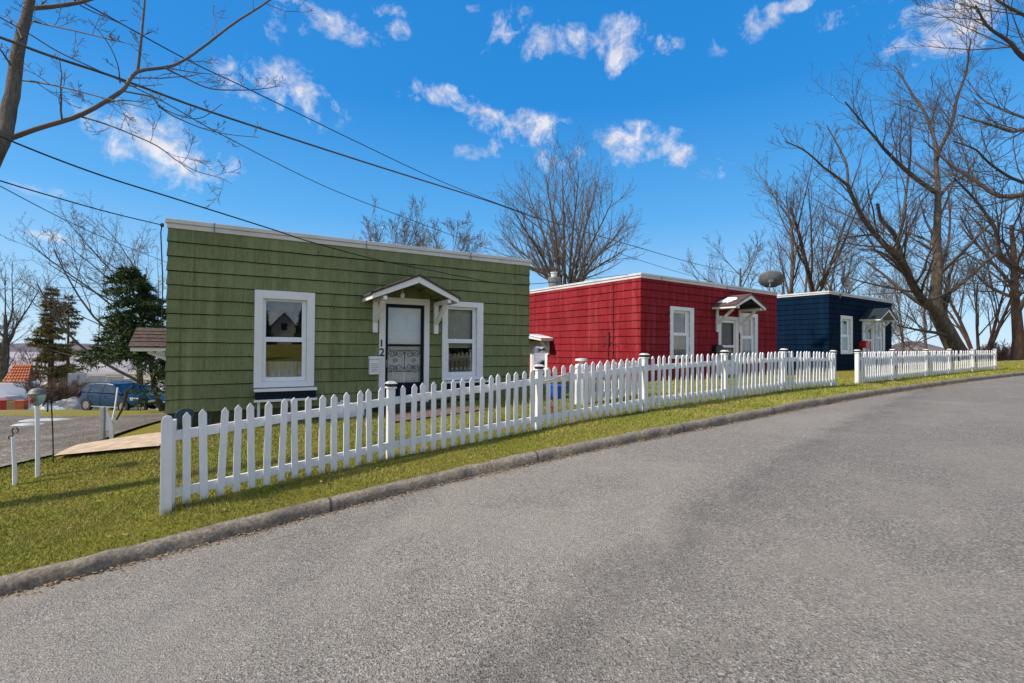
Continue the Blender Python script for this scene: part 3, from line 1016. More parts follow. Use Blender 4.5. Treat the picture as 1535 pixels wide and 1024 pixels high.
def scroll(mb, fn, x, z, r, sx, sz, q, turns=1.35, w=0.006):
    pts = []
    for i in range(26):
        t = i / 25
        a = t * turns * 2 * math.pi
        rr = r * (1 - 0.78 * t)
        pts.append(fn(x + sx * (rr * math.cos(a) - r), q, z + sz * rr * math.sin(a)))
    mb.tube(pts, w, 5)


def storm_door(H, fn, r, frame_mat, glass_top, bar, glass_bot, scroll_z=None, kick_mat=None, back_mat='vinyl', head=0.0, handle_side=-1):
    """r: (s0,s1,z0,z1) of the door leaf; glass rects as (z0,z1)."""
    a, b, c, d = r
    w = b - a
    st = w * 0.07
    mb = MB()
    mb.box(a, a + st, -.03, .012, c, d, fn=fn); mb.box(b - st, b, -.03, .012, c, d, fn=fn)
    mb.box(a + st, b - st, -.03, .012, glass_top[1], d, fn=fn)
    mb.box(a + st, b - st, -.03, .012, bar[0], bar[1], fn=fn)
    mb.box(a + st, b - st, -.03, .006, c, glass_bot[0], fn=fn)
    door = mb.build('door', MAT[frame_mat], H.root, bevel=0.004)
    for g in (glass_top, glass_bot):
        pm = MB(); pm.face([fn(a + st, -.012, g[0]), fn(b - st, -.012, g[0]), fn(b - st, -.012, g[1]), fn(a + st, -.012, g[1])])
        pm.build('pane', MAT['glass_clear'], door)
    # the inner door standing behind the storm glass, with its raised panels
    im = MB()
    im.box(a, b, -.12, -.075, c, d, fn=fn)
    for (x0, x1) in ((a + w * .16, a + w * .46), (a + w * .54, a + w * .84)):
        for (z0, z1) in ((glass_bot[0] + .04, bar[0] - .35), (bar[0] - .28, bar[0] + .18), (bar[1] + .25, glass_top[1] - .10)):
            if z1 - z0 > .08:
                im.box(x0, x1, -.074, -.066, z0, z1, fn=fn); im.box(x0 + .03, x1 - .03, -.066, -.058, z0 + .03, z1 - .03, fn=fn)
    im.build('inner_door', MAT[back_mat], door, bevel=0.004)
    if scroll_z:
        sm = MB(); z0, z1 = scroll_z; zm = (z0 + z1) / 2; q = -.004
        x0, x1 = a + st, b - st
        for z in (z0, z1): sm.tube([fn(x0, q, z), fn(x1, q, z)], .006, 5)
        xm = (x0 + x1) / 2
        sm.tube([fn(xm, q, z0), fn(xm, q, z1)], .007, 5)
        R_ = (z1 - z0) * .19
        for sx in (-1, 1):
            for sz in (-1, 1):
                ze = z1 if sz > 0 else z0
                scroll(sm, fn, xm + sx * .015 + sx * 0.0, ze - sz * R_ * 1.05, R_, -sx, sz, q)
                scroll(sm, fn, (x1 if sx > 0 else x0) - sx * .01, ze - sz * R_ * 1.05, R_ * .85, sx, sz, q)
                pts = [fn(xm + sx * (R_ * 1.9 + (x1 - xm - R_ * 3.6) * t), q, ze - sz * (R_ * .1 + R_ * 1.4 * math.sin(t * math.pi))) for t in np.linspace(0, 1, 9)]
                sm.tube(pts, .005, 5)
            scroll(sm, fn, xm + sx * w * .24 + .05, zm, R_ * .6, 1, 1, q)
        sm.build('scrollwork', MAT['black'], door)
    hm = MB(); hx = a + st * .5 if handle_side < 0 else b - st * .5
    hm.box(hx - .016, hx + .016, .012, .028, bar[0] - .42, bar[0] - .27, fn=fn)
    hm.box(hx - .010, hx + .010, .028, .055, bar[0] - .37, bar[0] - .32, fn=fn)
    hm.build('handle', MAT['galv'], door)
    return door


def door_trim(H, fn, r, jl, jr, head):
    """White casing round a door: r = leaf, jl/jr outer stations of the jambs, head outer top."""
    a, b, c, d = r
    mb = MB()
    mb.box(jl, a - .002, -.01, .04, c - .03, d + .004, fn=fn); mb.box(b + .002, jr, -.01, .04, c - .03, d + .004, fn=fn)
    mb.box(jl, jr, -.01, .045, d + .006, head, fn=fn)
    mb.box(a - .05, b + .05, -.02, .06, c - .05, c - .002, fn=fn)
    return mb.build('door_frame', MAT['trim'], H.root, bevel=0.004)


def skirting(H, mat, z_lo=-0.35, z_hi=0.0):
    mb = MB()
    o = -0.015
    W, D = H.W, H.D
    mb.box(-o, W + o, -o, 0.12, z_lo, z_hi); mb.box(-o, 0.12, .122, D + o, z_lo, z_hi); mb.box(W - .12, W + o, .122, D + o, z_lo, z_hi)
    mb.box(.122, W - .122, D - .12, D + o, z_lo, z_hi)
    return mb.build('foundation', MAT[mat], H.root)


def text_part(body, size, fn_m, mat, parent, name, depth=0.006):
    cu = bpy.data.curves.new(name, 'FONT')
    cu.body = body; cu.size = size; cu.extrude = depth / 2; cu.align_x = 'CENTER'; cu.align_y = 'CENTER'
    cu.offset = 0.004
    cu.materials.append(mat)
    tmp = bpy.data.objects.new(name, cu); COL.objects.link(tmp)
    me = bpy.data.meshes.new_from_object(tmp.evaluated_get(bpy.context.evaluated_depsgraph_get()))
    bpy.data.objects.remove(tmp)
    if not me.materials: me.materials.append(mat)
    o = bpy.data.objects.new(name, me); COL.objects.link(o)
    if parent: o.parent = parent
    o.matrix_local = fn_m
    return o


front = lambda s, o, z: (s, -o, z)
def left_side(H): return lambda s, o, z: (-o, s, z)
def right_side(H): return lambda s, o, z: (H.W + o, s, z)
def rear(H): return lambda s, o, z: (s, H.D + o, z)
HG = 'small flat-roofed shingled cottages in a row'


def shell(H, holes, left_holes=(), z0=0.0):
    shingle_wall(H, 'front_wall', H.W, front, holes, z0, H.top)
    shingle_wall(H, 'side_wall', H.D, left_side(H), list(left_holes), z0, H.top)
    shingle_wall(H, 'side_wall', H.D, right_side(H), [], z0, H.top)
    shingle_wall(H, 'rear_wall', H.W, rear(H), [], z0, H.top)


def side_door(H, fn, s0, zb, w=0.80, h=2.0, out=0.75, half=0.70, mats=('shingle_brown', 'soffit'), tall=0.30):
    r = (s0 - w / 2, s0 + w / 2, zb, zb + h)
    door_trim(H, fn, r, r[0] - .12, r[1] + .12, r[3] + .12)
    storm_door(H, fn, r, 'vinyl', (zb + 1.12, zb + h - .10), (zb + 1.02, zb + 1.11), (zb + .3, zb + 1.01), back_mat='grey_paint')
    canopy(H, fn, s0, half, out, zb + h + .16 + tall, zb + h + .20, mats, 0.5)
    return r


# ------------------------------------------------------------------ green cottage, number 12
GB = -1.10
Hg = House('green shingled cottage with a navy storm door and the number 12', G_L, G_R, 9.0, GB, 1.878, 2.025, 0.2318, -0.187, 'green', 3, HG)
H = Hg
w1o = H.rect(380.9, 471.2, 436.8, 580.0); w1i = H.rect(393.6, 459.6, 449.0, 571.5)
w1u = H.rect(399, 453, 452, 505.5); w1l = H.rect(398.5, 452.6, 512.5, 565.3)
w2o = H.rect(662.2, 723.4, 452.6, 569.5); w2i = H.rect(670.3, 714.3, 460.5, 563.5)
w2u = H.rect(672.8, 709.8, 464, 508.2); w2l = H.rect(672.8, 708.5, 514.5, 557.5)
dr = H.rect(577, 634.8, 457, 609.5)
dj0, dj1 = H.pt(567.6, 530)[0], H.pt(642.6, 530)[0]; dh = H.pt(605, 447)[1]
Lg = left_side(H)
sd = (3.9 - .4, 3.9 + .4, -1.0, 0.85)
shell(H, [w1i, w2i, (dr[0] - .003, dr[1] + .003, dr[2] - .02, dr[3] + .003)], [(sd[0] - .003, sd[1] + .003, 0, sd[3] + .003)])
skirting(H, 'green_base', -1.3, -0.002)
flat_roof(H, 0.05, (0.62, 3.1, 5.3))
window(H, front, w1o, w1u, w1l, w1i, 'low'); window(H, front, w2o, w2u, w2l, w2i, 'blind')
wb = H.rect(380.3, 473.6, 585.3, 596.8); window_box(H, front, wb, 0.045, 0.04)
wb2 = H.rect(661.5, 731.5, 573.2, 586.0); window_box(H, front, wb2, 0.035, 0.04)
mb = MB(); a = H.pt(387.5, 604)[0]; mb.box(a - .022, a + .022, 0.03, 0.075, wb[2] - .36, wb[2] - .042, fn=front); mb.build('strut', MAT['trim'], H.root)
door_trim(H, front, dr, dj0, dj1, dh)
zt = lambda y: H.pt(606, y)[1]
storm_door(H, front, dr, 'navy_trim', (zt(516), zt(461.5)), (zt(519.3), zt(516)), (zt(573.5), zt(519.3)), (zt(556.8), zt(524.8)), handle_side=-1)
sc = (dr[0] + dr[1]) / 2 + .02
q, zp = H.ahead(sc, 628.8, 412.5)
q2, ze = H.ahead(sc - .8, 552, 447)
canopy(H, front, sc, (0.86, 0.80), min(q, 1.02), zp - .03, ze + .03, ('shingle_brown', 'green'), 0.58, light=True, hw=.62)
for ch, px, py, sz in (('1', 570.9, 515, .19), ('2', 571.7, 528.6, .215)):
    s_, z_ = H.pt(px, py)
    text_part(ch, sz, Matrix.Translation((s_, -.045, z_)) @ Matrix.Rotation(math.radians(90), 4, 'X'), MAT['black'], H.root, 'house_number')
side_door(H, Lg, 3.9, -1.0, h=1.85, out=0.95, half=0.85, tall=0.42)


def world_on(H, s_, out, z):
    return H.root.matrix_basis @ Vector((s_, -out, z))


# wall mailbox and what stands or leans at the green house
s_, z_ = H.pt(559.5, 548)
mbx = empty('mailbox', world_on(H, s_, 0.02, z_ - .17), H.a, 'white wall mailbox with a lid beside the door of the green house', 'mailbox')
b = MB()
b.box(-.095, .095, -.10, -.001, 0, .29); b.build('body', MAT['trim'], mbx, bevel=.01)
b = MB(); b.prism([(-.105, .292), (-.105, .35), (.105, .35), (.105, .292)], -.115, -.001); b.build('lid', MAT['trim'], mbx, bevel=.012)
b = MB()
for k_ in range(5): b.box(-.07, .07, -.103, -.1005, .06 + k_ * .035, .072 + k_ * .035)
b.build('slot', MAT['timber_grey'], mbx)

# ------------------------------------------------------------------ red cottage
RB = -0.95
Hr = House('bright red shingled cottage between the green and the navy ones', R_L, R_R, 9.0, RB, 2.06, 2.20, 0.2298, 0.132, 'red', 8, HG)
H = Hr
w1o = H.rect(1003.6, 1039.2, 460.5, 537.5); w1i = H.rect(1008.2, 1033.4, 466, 535)
w1u = H.rect(1010.4, 1029.0, 469.3, 498.7); w1l = H.rect(1010.4, 1029.3, 503.2, 532.4)
w2o = H.rect(1108.8, 1134.7, 470, 541); w2i = H.rect(1111.3, 1130.5, 475.5, 538.5)
w2u = H.rect(1112.8, 1127.2, 478.5, 503.4); w2l = H.rect(1112.8, 1127.2, 507.8, 535.5)
dr = H.rect(1079.3, 1101.2, 480, 566)
dj0, dj1 = H.pt(1076, 520)[0], H.pt(1105.7, 520)[0]; dh = H.pt(1090, 474.5)[1]
Lr = left_side(H)
sr = 4.78
shell(H, [w1i, w2i, (dr[0] - .003, dr[1] + .003, dr[2] - .02, dr[3] + .003)], [(sr - .403, sr + .403, 0, 1.08 + .003)])
skirting(H, 'red_base', -0.5, -0.002)
flat_roof(H, 0.05, (0.9, 4.4))
window(H, front, w1o, w1u, w1l, w1i, 'none'); window(H, front, w2o, w2u, w2l, w2i, 'sides')
door_trim(H, front, dr, dj0, dj1, dh)
zt = lambda y: H.pt(1090, y)[1]
storm_door(H, front, dr, 'vinyl', (zt(517.5), zt(484)), (zt(521), zt(517.5)), (zt(548), zt(521)), back_mat='grey_paint')
sc = (dr[0] + dr[1]) / 2
q, zp = H.ahead(sc, 1126.3, 441)
q2, ze = H.ahead(sc, 1126.3, 459.5)
canopy(H, front, sc, (0.93, 0.93), min(q, 1.3), zp - .03, ze, ('shingle_brown', 'soffit'), 0.75, hw=.68)
snow_lump(H, front, sc, sc - .93, zp - .03, ze, min(q, 1.3), H.root)
side_door(H, Lr, sr, -0.92, w=0.8, h=2.0, out=0.55, half=0.80, mats=('snow', 'red'), tall=0.16)
# conduit and its bracket on the side wall
cd = MB()
cd.tube([Lr(1.05, .03, H.top - .03), Lr(1.05, .03, 1.2), Lr(1.06, .03, .25), Lr(1.06, .03, -.1)], .014, 6)
cd.tube([Lr(1.25, .03, 1.12), Lr(1.25, .04, .55), Lr(1.25, .03, .0)], .012, 6)
cd.tube([Lr(0.8, .03, .98), Lr(1.05, .05, 1.12), Lr(1.25, .05, 1.16), Lr(1.5, .03, 1.0)], .008, 5)
cd.box(1.21, 1.29, 0.02, 0.06, 1.05, 1.45, fn=Lr)
cd.build('conduit', MAT['red_base'], H.root)
# zinc vent drum behind the roof edge
cr = empty('roof_vent', (0, 0, 0), 0)
cr.parent = H.root
p = at(831, 433, 18.15); lp = H.root.matrix_basis.inverted() @ p
cr.location = (lp.x, lp.y, H.roof_top - .035)
b = MB(); b.lathe([(0.20, 0), (0.215, .02), (0.22, .30), (0.25, .33), (0.26, .46), (0.24, .50), (0.09, .52)], (0, 0, 0), 20); b.build('drum', MAT['galv'], cr, smooth=False)
b = MB(); b.lathe([(0.11, .50), (0.11, .66), (0.135, .665), (0.13, .70), (0.02, .72)], (-.03, 0, 0), 16); b.build('flue', MAT['fascia'], cr, smooth=False)

# mailbox with newspaper hooks
s_, z_ = H.pt(1072, 524)
mbx = empty('mailbox', world_on(H, s_, 0.02, z_ - .17), H.a, 'black wall mailbox with curled hooks beside the door of the red house', 'mailbox')
b = MB(); b.prism([(-.22, .06), (-.22, .25), (-.12, .33), (.12, .33), (.22, .25), (.22, .06)], -.16, -.001); b.build('body', MAT['black'], mbx, bevel=.015)
for x in (-.12, .10):
    b = MB(); b.tube([(x, -.12, .06), (x, -.14, -.03), (x, -.19, -.07), (x, -.25, -.04), (x, -.26, .02)], .010, 6); b.build('hook', MAT['fascia'], mbx)

# ------------------------------------------------------------------ navy cottage
NB = -0.86
Hn = House('dark navy shingled cottage with white window casings, farthest along the street', N_L, N_R, 8.0, NB, 2.285, 2.41, 0.215, 0.0, 'navy', 15, HG)
H = Hn
w1o = H.rect(1259.3, 1277.0, 473.5, 530.7); w1i = H.rect(1260.9, 1274, 478.5, 528.3)
w1u = H.rect(1262.0, 1271.3, 481.2, 501.5); w1l = H.rect(1262.0, 1271.3, 505.2, 525)
w2o = H.rect(1310.9, 1325.5, 480.5, 531); w2i = H.rect(1312.4, 1322.8, 482.5, 529)
w2u = H.rect(1313.8, 1320.4, 484.5, 504.8); w2l = H.rect(1313.8, 1320.4, 507.4, 526)
dr = H.rect(1296, 1306.6, 483, 552)
dj0, dj1 = H.pt(1291.8, 510)[0], H.pt(1309.4, 510)[0]; dh = H.pt(1301, 478.8)[1]
shell(H, [w1i, w2i, (dr[0] - .003, dr[1] + .003, dr[2] - .02, dr[3] + .003)])
skirting(H, 'navy_base', -0.5, -0.002)
flat_roof(H, 0.05)
window(H, front, w1o, w1u, w1l, w1i, 'sides'); window(H, front, w2o, w2u, w2l, w2i, 'half')
door_trim(H, front, dr, dj0, dj1, dh)
zt = lambda y: H.pt(1301, y)[1]
storm_door(H, front, dr, 'vinyl', (zt(509), zt(486)), (zt(511.5), zt(509)), (zt(535), zt(511.5)), back_mat='wood_door')
sc = (dr[0] + dr[1]) / 2
q, zp = H.ahead(sc, 1333, 462)
q2, ze = H.ahead(sc, 1333, 479.5)
canopy(H, front, sc, (0.98, 0.85), min(q, 1.5), zp - .03, ze + .03, ('shingle_teal', 'grey_paint'), 0.8, hw=.68)
s_, z_ = H.pt(1288.8, 516)
mbx = empty('mailbox', world_on(H, s_, 0.02, z_ - .17), H.a, 'red rounded mailbox beside the door of the navy house', 'mailbox')
b = MB(); b.prism([(-.22, 0), (-.22, .20), (-.15, .29), (0, .33), (.15, .29), (.22, .20), (.22, 0)], -.30, -.001); b.build('body', MAT['red_plastic'], mbx, bevel=.02)
b = MB(); b.box(.225, .235, -.2, -.1, .1, .26); b.build('flag', MAT['red_plastic'], mbx)


# ------------------------------------------------------------------ dishes
def dish(loc, face, w, h, label, pole_to, mat='dish'):
    t = empty('satellite_dish', pole_to, 0, label, 'satellite dish', 'satellite dishes on the roofs')
    inv = Matrix.Translation(-Vector(pole_to))
    f = Vector(face).normalized()
    rx = f.cross(Vector((0, 0, 1))).normalized(); uz = rx.cross(f)
    V, F = [], []
    nr, na = 7, 28
    c = Vector(loc) - Vector(pole_to)
    for i in range(nr + 1):
        r = i / nr
        for j in range(na):
            a = 2 * math.pi * j / na
            V.append(c + rx * (w / 2 * r * math.cos(a)) + uz * (h / 2 * r * math.sin(a)) + f * (0.16 * w * (r * r - 1)))
    for i in range(nr):
        for j in range(na):
            F.append((i * na + j, i * na + (j + 1) % na, (i + 1) * na + (j + 1) % na, (i + 1) * na + j))
    o = mesh_np('reflector', [tuple(v) for v in V], F, MAT[mat], t, smooth=True)
    so = o.modifiers.new('s', 'SOLIDIFY'); so.thickness = .012
    b = MB()
    back_ = c - f * 0.18 * w
    b.tube([(0, 0, 0), tuple(back_ * .6 + Vector((0, 0, -.06))), tuple(back_)], .028, 8)
    b.box(*(sum([[back_[k] - .06, back_[k] + .06] for k in range(3)], [])))
    b.build('mount', MAT['galv'], t)
    b = MB(); e = c + f * .42 * w - uz * h * .30
    b.tube([tuple(c - uz * h * .46), tuple(e)], .012, 6); b.tube([tuple(e), tuple(e + f * -.10 + uz * .05)], .035, 8)
    b.build('feed_arm', MAT['galv'], t)


p = at(1150.8, 434.5, 19.0)
hz = Hr.roof_top + EYE + RB - .03
pd = at(1155.7, 418.2, 19.0)
dish(pd, (0.42, 0.72, 0.55), 0.90, 0.76, 'wide oval grey dish on a short pole on the red house roof', (p.x, p.y, hz))
pd = at(1269, 424.5, 20.2); pb = at(1259, 446.5, 19.9)
dish(pd, (0.30, -0.88, 0.36), 0.62, 0.66, 'smaller grey dish on a slanting arm fixed to the navy house fascia', tuple(pb))
# ================================================================== white picket fences
FPTS = [Vector((f[0], f[1], EYE + f[2])) for f in FB]
FPX_X = [f[3] for f in FB]; FHS = [f[4] for f in FB]


def fence_at_px(x):
    i = max(0, min(len(FPTS) - 2, int(np.searchsorted(FPX_X, x) - 1)))
    t = (x - FPX_X[i]) / (FPX_X[i + 1] - FPX_X[i])
    # perspective-correct interpolation between the two stations
    a, b = FPTS[i], FPTS[i + 1]
    k = (x - CX) / FPX
    num = k * a.y - a.x; den = (b.x - a.x) - k * (b.y - a.y)
    s = num / den if abs(den) > 1e-9 else t
    s = max(-.2, min(1.2, s))
    p = a.lerp(b, s)
    return p, FHS[i] * (1 - s) + FHS[i + 1] * s


def picket_mesh(h, w, t=0.019):
    m = MB()
    m.prism([(-w / 2, 0), (w / 2, 0), (w / 2, h - w * .62), (w * .06, h), (-w * .06, h), (-w / 2, h - w * .62)], -t / 2, t / 2)
    return m


def make_fence(label, px_posts, n_between, first_board, px_end=None, group='white picket fences'):
    rng = random.Random(int(px_posts[0]))
    p0, _ = fence_at_px(px_posts[0])
    root = empty('picket_fence', p0, 0, label, 'fence', group)
    inv = lambda v: v - p0
    pk = {}
    xs = list(px_posts)
    for i, x in enumerate(xs):
        p, H = fence_at_px(x)
        q, _ = fence_at_px(x + 4)
        d = (q - p); ang = math.atan2(d.y, d.x)
        nb = Vector((-math.sin(ang), math.cos(ang), 0))
        base = inv(p) + nb * 0.050
        m = MB()
        top = H - 0.004
        r = Matrix.Rotation(ang, 3, 'Z')
        fn = lambda a, b_, c: tuple(base + r @ Vector((a, b_, c)))
        w = 0.046
        m.box(-w, w, -w, w, -0.12, top, fn=fn)
        po = m.build('post', MAT['fence'], root, bevel=.005)
        if not (first_board and i == 0):
            c = MB()
            c.box(-w - .014, w + .014, -w - .014, w + .014, top + .001, top + .022, fn=fn)
            c.build('post_cap', MAT['trim'], po, bevel=.004)
            c = MB(); c.box(-w - .004, w + .004, -w - .004, w + .004, top + .0225, top + .062, fn=fn); c.build('post_cap', MAT['black'], po)
            c = MB()
            zt = top + .0625
            c.hexa([fn(-w - .02, -w - .02, zt), fn(w + .02, -w - .02, zt), fn(w + .02, w + .02, zt), fn(-w - .02, w + .02, zt),
                    fn(-w + .01, -w + .01, zt + .028), fn(w - .01, -w + .01, zt + .028), fn(w - .01, w - .01, zt + .028), fn(-w + .01, w - .01, zt + .028)])
            c.build('post_cap', MAT['fascia'], po)
    ends = xs + ([px_end] if px_end else [])
    for i in range(len(ends) - 1):
        xa, xb = ends[i], ends[i + 1]
        a, Ha = fence_at_px(xa); b, Hb = fence_at_px(xb)
        d = b - a; ang = math.atan2(d.y, d.x); L = math.hypot(d.x, d.y)
        nb = Vector((-math.sin(ang), math.cos(ang), 0))
        for lo, hi in ((0.66, 0.755), (0.10, 0.190)):
            m = MB()
            aa, bb = inv(a), inv(b)
            A0 = aa + nb * .0115 + d.normalized() * -.02; B0 = bb + nb * .0115 + d.normalized() * .02
            A1, B1 = A0 + nb * .036, B0 + nb * .036
            sa, sb = Ha / .9, Hb / .9
            up = lambda v, z: v + Vector((0, 0, z))
            m.hexa([up(A0, lo * sa + .03), up(B0, lo * sb + .03), up(B1, lo * sb + .03), up(A1, lo * sa + .03),
                    up(A0, hi * sa + .03), up(B0, hi * sb + .03), up(B1, hi * sb + .03), up(A1, hi * sa + .03)])
            m.build('rail', MAT['fence'], root, bevel=.003)
        n = n_between[i]
        for k in range(n):
            t = (k + (1.0 if not (first_board and i == 0) else 1.0)) / (n + 1)
            # even spacing on the ground
            pos = a.lerp(b, t)
            zz = fence_base_z(pos)
            H = Ha * (1 - t) + Hb * t
            key = (round(H, 3), round(rng.choice((.066, .068, .070)), 3))
            if key not in pk:
                mm = picket_mesh(*key)
                pk[key] = mm.build('picket', MAT['fence'], None).data
                bpy.data.objects.remove(bpy.data.objects['picket'] if 'picket' in bpy.data.objects and bpy.data.objects['picket'].data == pk[key] else [o for o in COL.objects if o.data == pk[key]][0])
            o = bpy.data.objects.new('picket', pk[key]); COL.objects.link(o)
            o.parent = root
            o.location = inv(Vector((pos.x, pos.y, zz + .025 + rng.gauss(0, .004))))
            o.rotation_euler = (rng.gauss(0, .010), rng.gauss(0, .016), ang + rng.gauss(0, .012))
    return root


def fence_base_z(p):
    best, bz = 1e9, p.z
    for a, b in zip(FPTS[:-1], FPTS[1:]):
        d = b - a; t = ((p.x - a.x) * d.x + (p.y - a.y) * d.y) / (d.x * d.x + d.y * d.y)
        t = max(0, min(1, t)); q = a.lerp(b, t)
        e = (q.x - p.x) ** 2 + (q.y - p.y) ** 2
        if e < best: best, bz = e, q.z
    return bz


f1 = make_fence('longer white picket fence with capped posts in front of the green and red houses', [257, 588.5, 810.5, 969.5, 1090, 1178.5, 1252.5], [15, 15, 14, 14, 14, 14], True, None)
f2 = make_fence('shorter white picket fence in front of the navy house, beyond the gap', [1288.5, 1341, 1391, 1426, 1461, 1494], [15, 15, 11, 11, 11], False)
# broad end board with rounded shoulders closing the near end of the first fence
p, Hh = fence_at_px(253.5)
q, _ = fence_at_px(257.5); ang = math.atan2(q.y - p.y, q.x - p.x)
m = MB(); r = Matrix.Rotation(ang, 3, 'Z'); o0 = p - Vector(f1.location)
m.prism([(-.048, -.07), (.048, -.07), (.048, .905), (.030, .945), (.0, .955), (-.030, .945), (-.048, .905)], -.03, .0,
        fn=lambda x, y, z: tuple(o0 + r @ Vector((x, y - .0125, z))))
m.build('end_board', MAT['fence'], f1, bevel=.004)
# ================================================================== trees
def bark(name, c, c2):
    k = NT(name)
    v = k.coord((1, 1, 0.35))
    a = k.noise(v, 7, 6, 0.7); b = k.noise(k.coord((1, 1, 0.25)), 34, 5, 0.7)
    col = k.ramp(b, [(0.3, [x * .45 for x in c]), (0.7, c)])
    col = k.mix(k.ramp(a, [(0.48, 0.0), (0.66, 0.8)]), col, c2)
    k.col(col); k.bump(b, 0.8, 0.03)
    return k.set(0.9, 0, 0.15)


MAT['bark'] = bark('grey_brown_bark', (0.125, 0.095, 0.070), (0.19, 0.155, 0.115))
MAT['bark_red'] = bark('red_brown_bark', (0.120, 0.070, 0.048), (0.16, 0.105, 0.075))
MAT['bark_maple'] = bark('smooth_grey_bark', (0.155, 0.130, 0.105), (0.20, 0.175, 0.14))
MAT['twig'] = plain('dark_twigs', (0.080, 0.060, 0.048), 0.9, var=0.35, scale=2)
MAT['twig_light'] = plain('pale_twigs', (0.125, 0.100, 0.085), 0.9, var=0.3, scale=2)
MAT['twig_brown'] = plain('brown_brush_twigs', (0.115, 0.072, 0.058), 0.9, var=0.3, scale=2)


class Wood:
    """Tapered limbs collected as polylines and turned into one mesh per part."""
    def __init__(s): s.rows = {}

    def add(s, pts, rad, sides):
        s.rows.setdefault((len(pts), sides), []).append((np.asarray(pts, np.float32), np.asarray(rad, np.float32)))

    def build(s, name, mat, parent):
        Vs, Fs = [], []; base = 0
        for (n, k), rows in s.rows.items():
            P = np.stack([r[0] for r in rows]); R = np.stack([r[1] for r in rows])
            T = np.empty_like(P)
            T[:, 1:-1] = P[:, 2:] - P[:, :-2]; T[:, 0] = P[:, 1] - P[:, 0]; T[:, -1] = P[:, -1] - P[:, -2]
            T /= np.linalg.norm(T, axis=2, keepdims=True) + 1e-9
            main = P[:, -1] - P[:, 0]; main /= np.linalg.norm(main, axis=1, keepdims=True) + 1e-9
            ref = np.where(np.abs(main[:, 2:3]) < .8, np.array([[0, 0, 1.0]]), np.array([[1.0, 0, 0]]))
            A = np.cross(T, ref[:, None]); A /= np.linalg.norm(A, axis=2, keepdims=True) + 1e-9
            B = np.cross(T, A)
            th = np.arange(k) * 2 * np.pi / k
            V = P[:, :, None] + R[:, :, None, None] * (A[:, :, None] * np.cos(th)[None, None, :, None] + B[:, :, None] * np.sin(th)[None, None, :, None])
            m = len(rows)
            idx = (np.arange(m)[:, None, None] * n * k + np.arange(n - 1)[None, :, None] * k + np.arange(k)[None, None])
            nx = (np.arange(m)[:, None, None] * n * k + np.arange(n - 1)[None, :, None] * k + ((np.arange(k) + 1) % k)[None, None])
            F = np.stack([idx, nx, nx + k, idx + k], -1).reshape(-1, 4) + base
            Vs.append(V.reshape(-1, 3)); Fs.append(F); base += m * n * k
        if not Vs: return None
        return mesh_np(name, np.concatenate(Vs), np.concatenate(Fs), mat, parent, smooth=True)


def unit(v): return v / (np.linalg.norm(v) + 1e-9)


def perp(rng, d):
    r = rng.normal(0, 1, 3); r -= d * r.dot(d)
    return unit(r)


def grow(rng, W, p, d, L, r0, lvl, P):
    n = P['n'][min(lvl, len(P['n']) - 1)]
    pts = [np.array(p, float)]; dd = unit(np.array(d, float))
    wig = P['wig'][min(lvl, len(P['wig']) - 1)]; trop = P['trop'][min(lvl, len(P['trop']) - 1)]
    for i in range(n - 1):
        dd = unit(dd + rng.normal(0, wig, 3) + np.array([0, 0, trop]))
        pts.append(pts[-1] + dd * L / (n - 1))
    r1 = max(P['rmin'], r0 * P.get('taper', 0.35))
    rad = np.linspace(max(r0, P['rmin']), r1, n)
    W[0 if lvl <= P.get('trunk_lv', 0) else 1].add(pts, rad, P['sides'][min(lvl, len(P['sides']) - 1)])
    limb_kids(rng, W, pts, rad, L, lvl, P)


def limb_kids(rng, W, pts, rad, L, lvl, P):
    if lvl >= P['levels']: return
    n = len(pts)
    nc = P['nch'][lvl]
    nc = max(1, int(round(nc * rng.uniform(.8, 1.2))))
    t0 = P['start'][lvl]
    flat = P.get('flat')
    for c in range(nc):
        t = t0 + (1 - t0) * (c + rng.uniform(0.1, 0.9)) / nc
        f = t * (n - 1); i = min(int(f), n - 2); fr = f - i
        a, b = np.asarray(pts[i]), np.asarray(pts[i + 1])
        q = a * (1 - fr) + b * fr
        d = unit(b - a)
        ang = math.radians(P['ang'][lvl] + rng.normal(0, 9))
        pr = perp(rng, d)
        if rng.random() < P.get('upbias', 0.5): pr = unit(pr + np.array([0, 0, .8])); pr = unit(pr - d * pr.dot(d))
        nd = d * math.cos(ang) + pr * math.sin(ang)
        ll = L * P['lr'][lvl] * (1 - P.get('short', .55) * (t - t0) / (1 - t0 + 1e-6)) * rng.uniform(.7, 1.25)
        rr = min(rad[i] * 0.75, (rad[i] * (1 - fr) + rad[i + 1] * fr) * P['rr'][lvl])
        grow(rng, W, q, nd, ll, rr, lvl + 1, P)


ROUND = dict(levels=4, n=[7, 7, 6, 5, 4], wig=[.05, .07, .08, .09, .09], trop=[.03, .10, .09, .07, .05], nch=[9, 7, 5, 3], start=[.28, .25, .2, .15],
             ang=[42, 38, 38, 38], lr=[.62, .54, .50, .46], rr=[.55, .52, .5, .55], sides=[10, 7, 5, 3, 3], rmin=.007, taper=.30, short=.45)
VASE = dict(ROUND, nch=[7, 6, 5, 3], start=[.30, .25, .2, .15], ang=[26, 30, 34, 36], lr=[.62, .52, .48, .44], trop=[.015, .05, .05, .05, .04], short=.25)
TWIGGY = dict(ROUND, levels=3, nch=[9, 7, 5], rmin=.006)


def height_for(px, py_top, Y, z0):
    return at(px, py_top, Y).z - z0


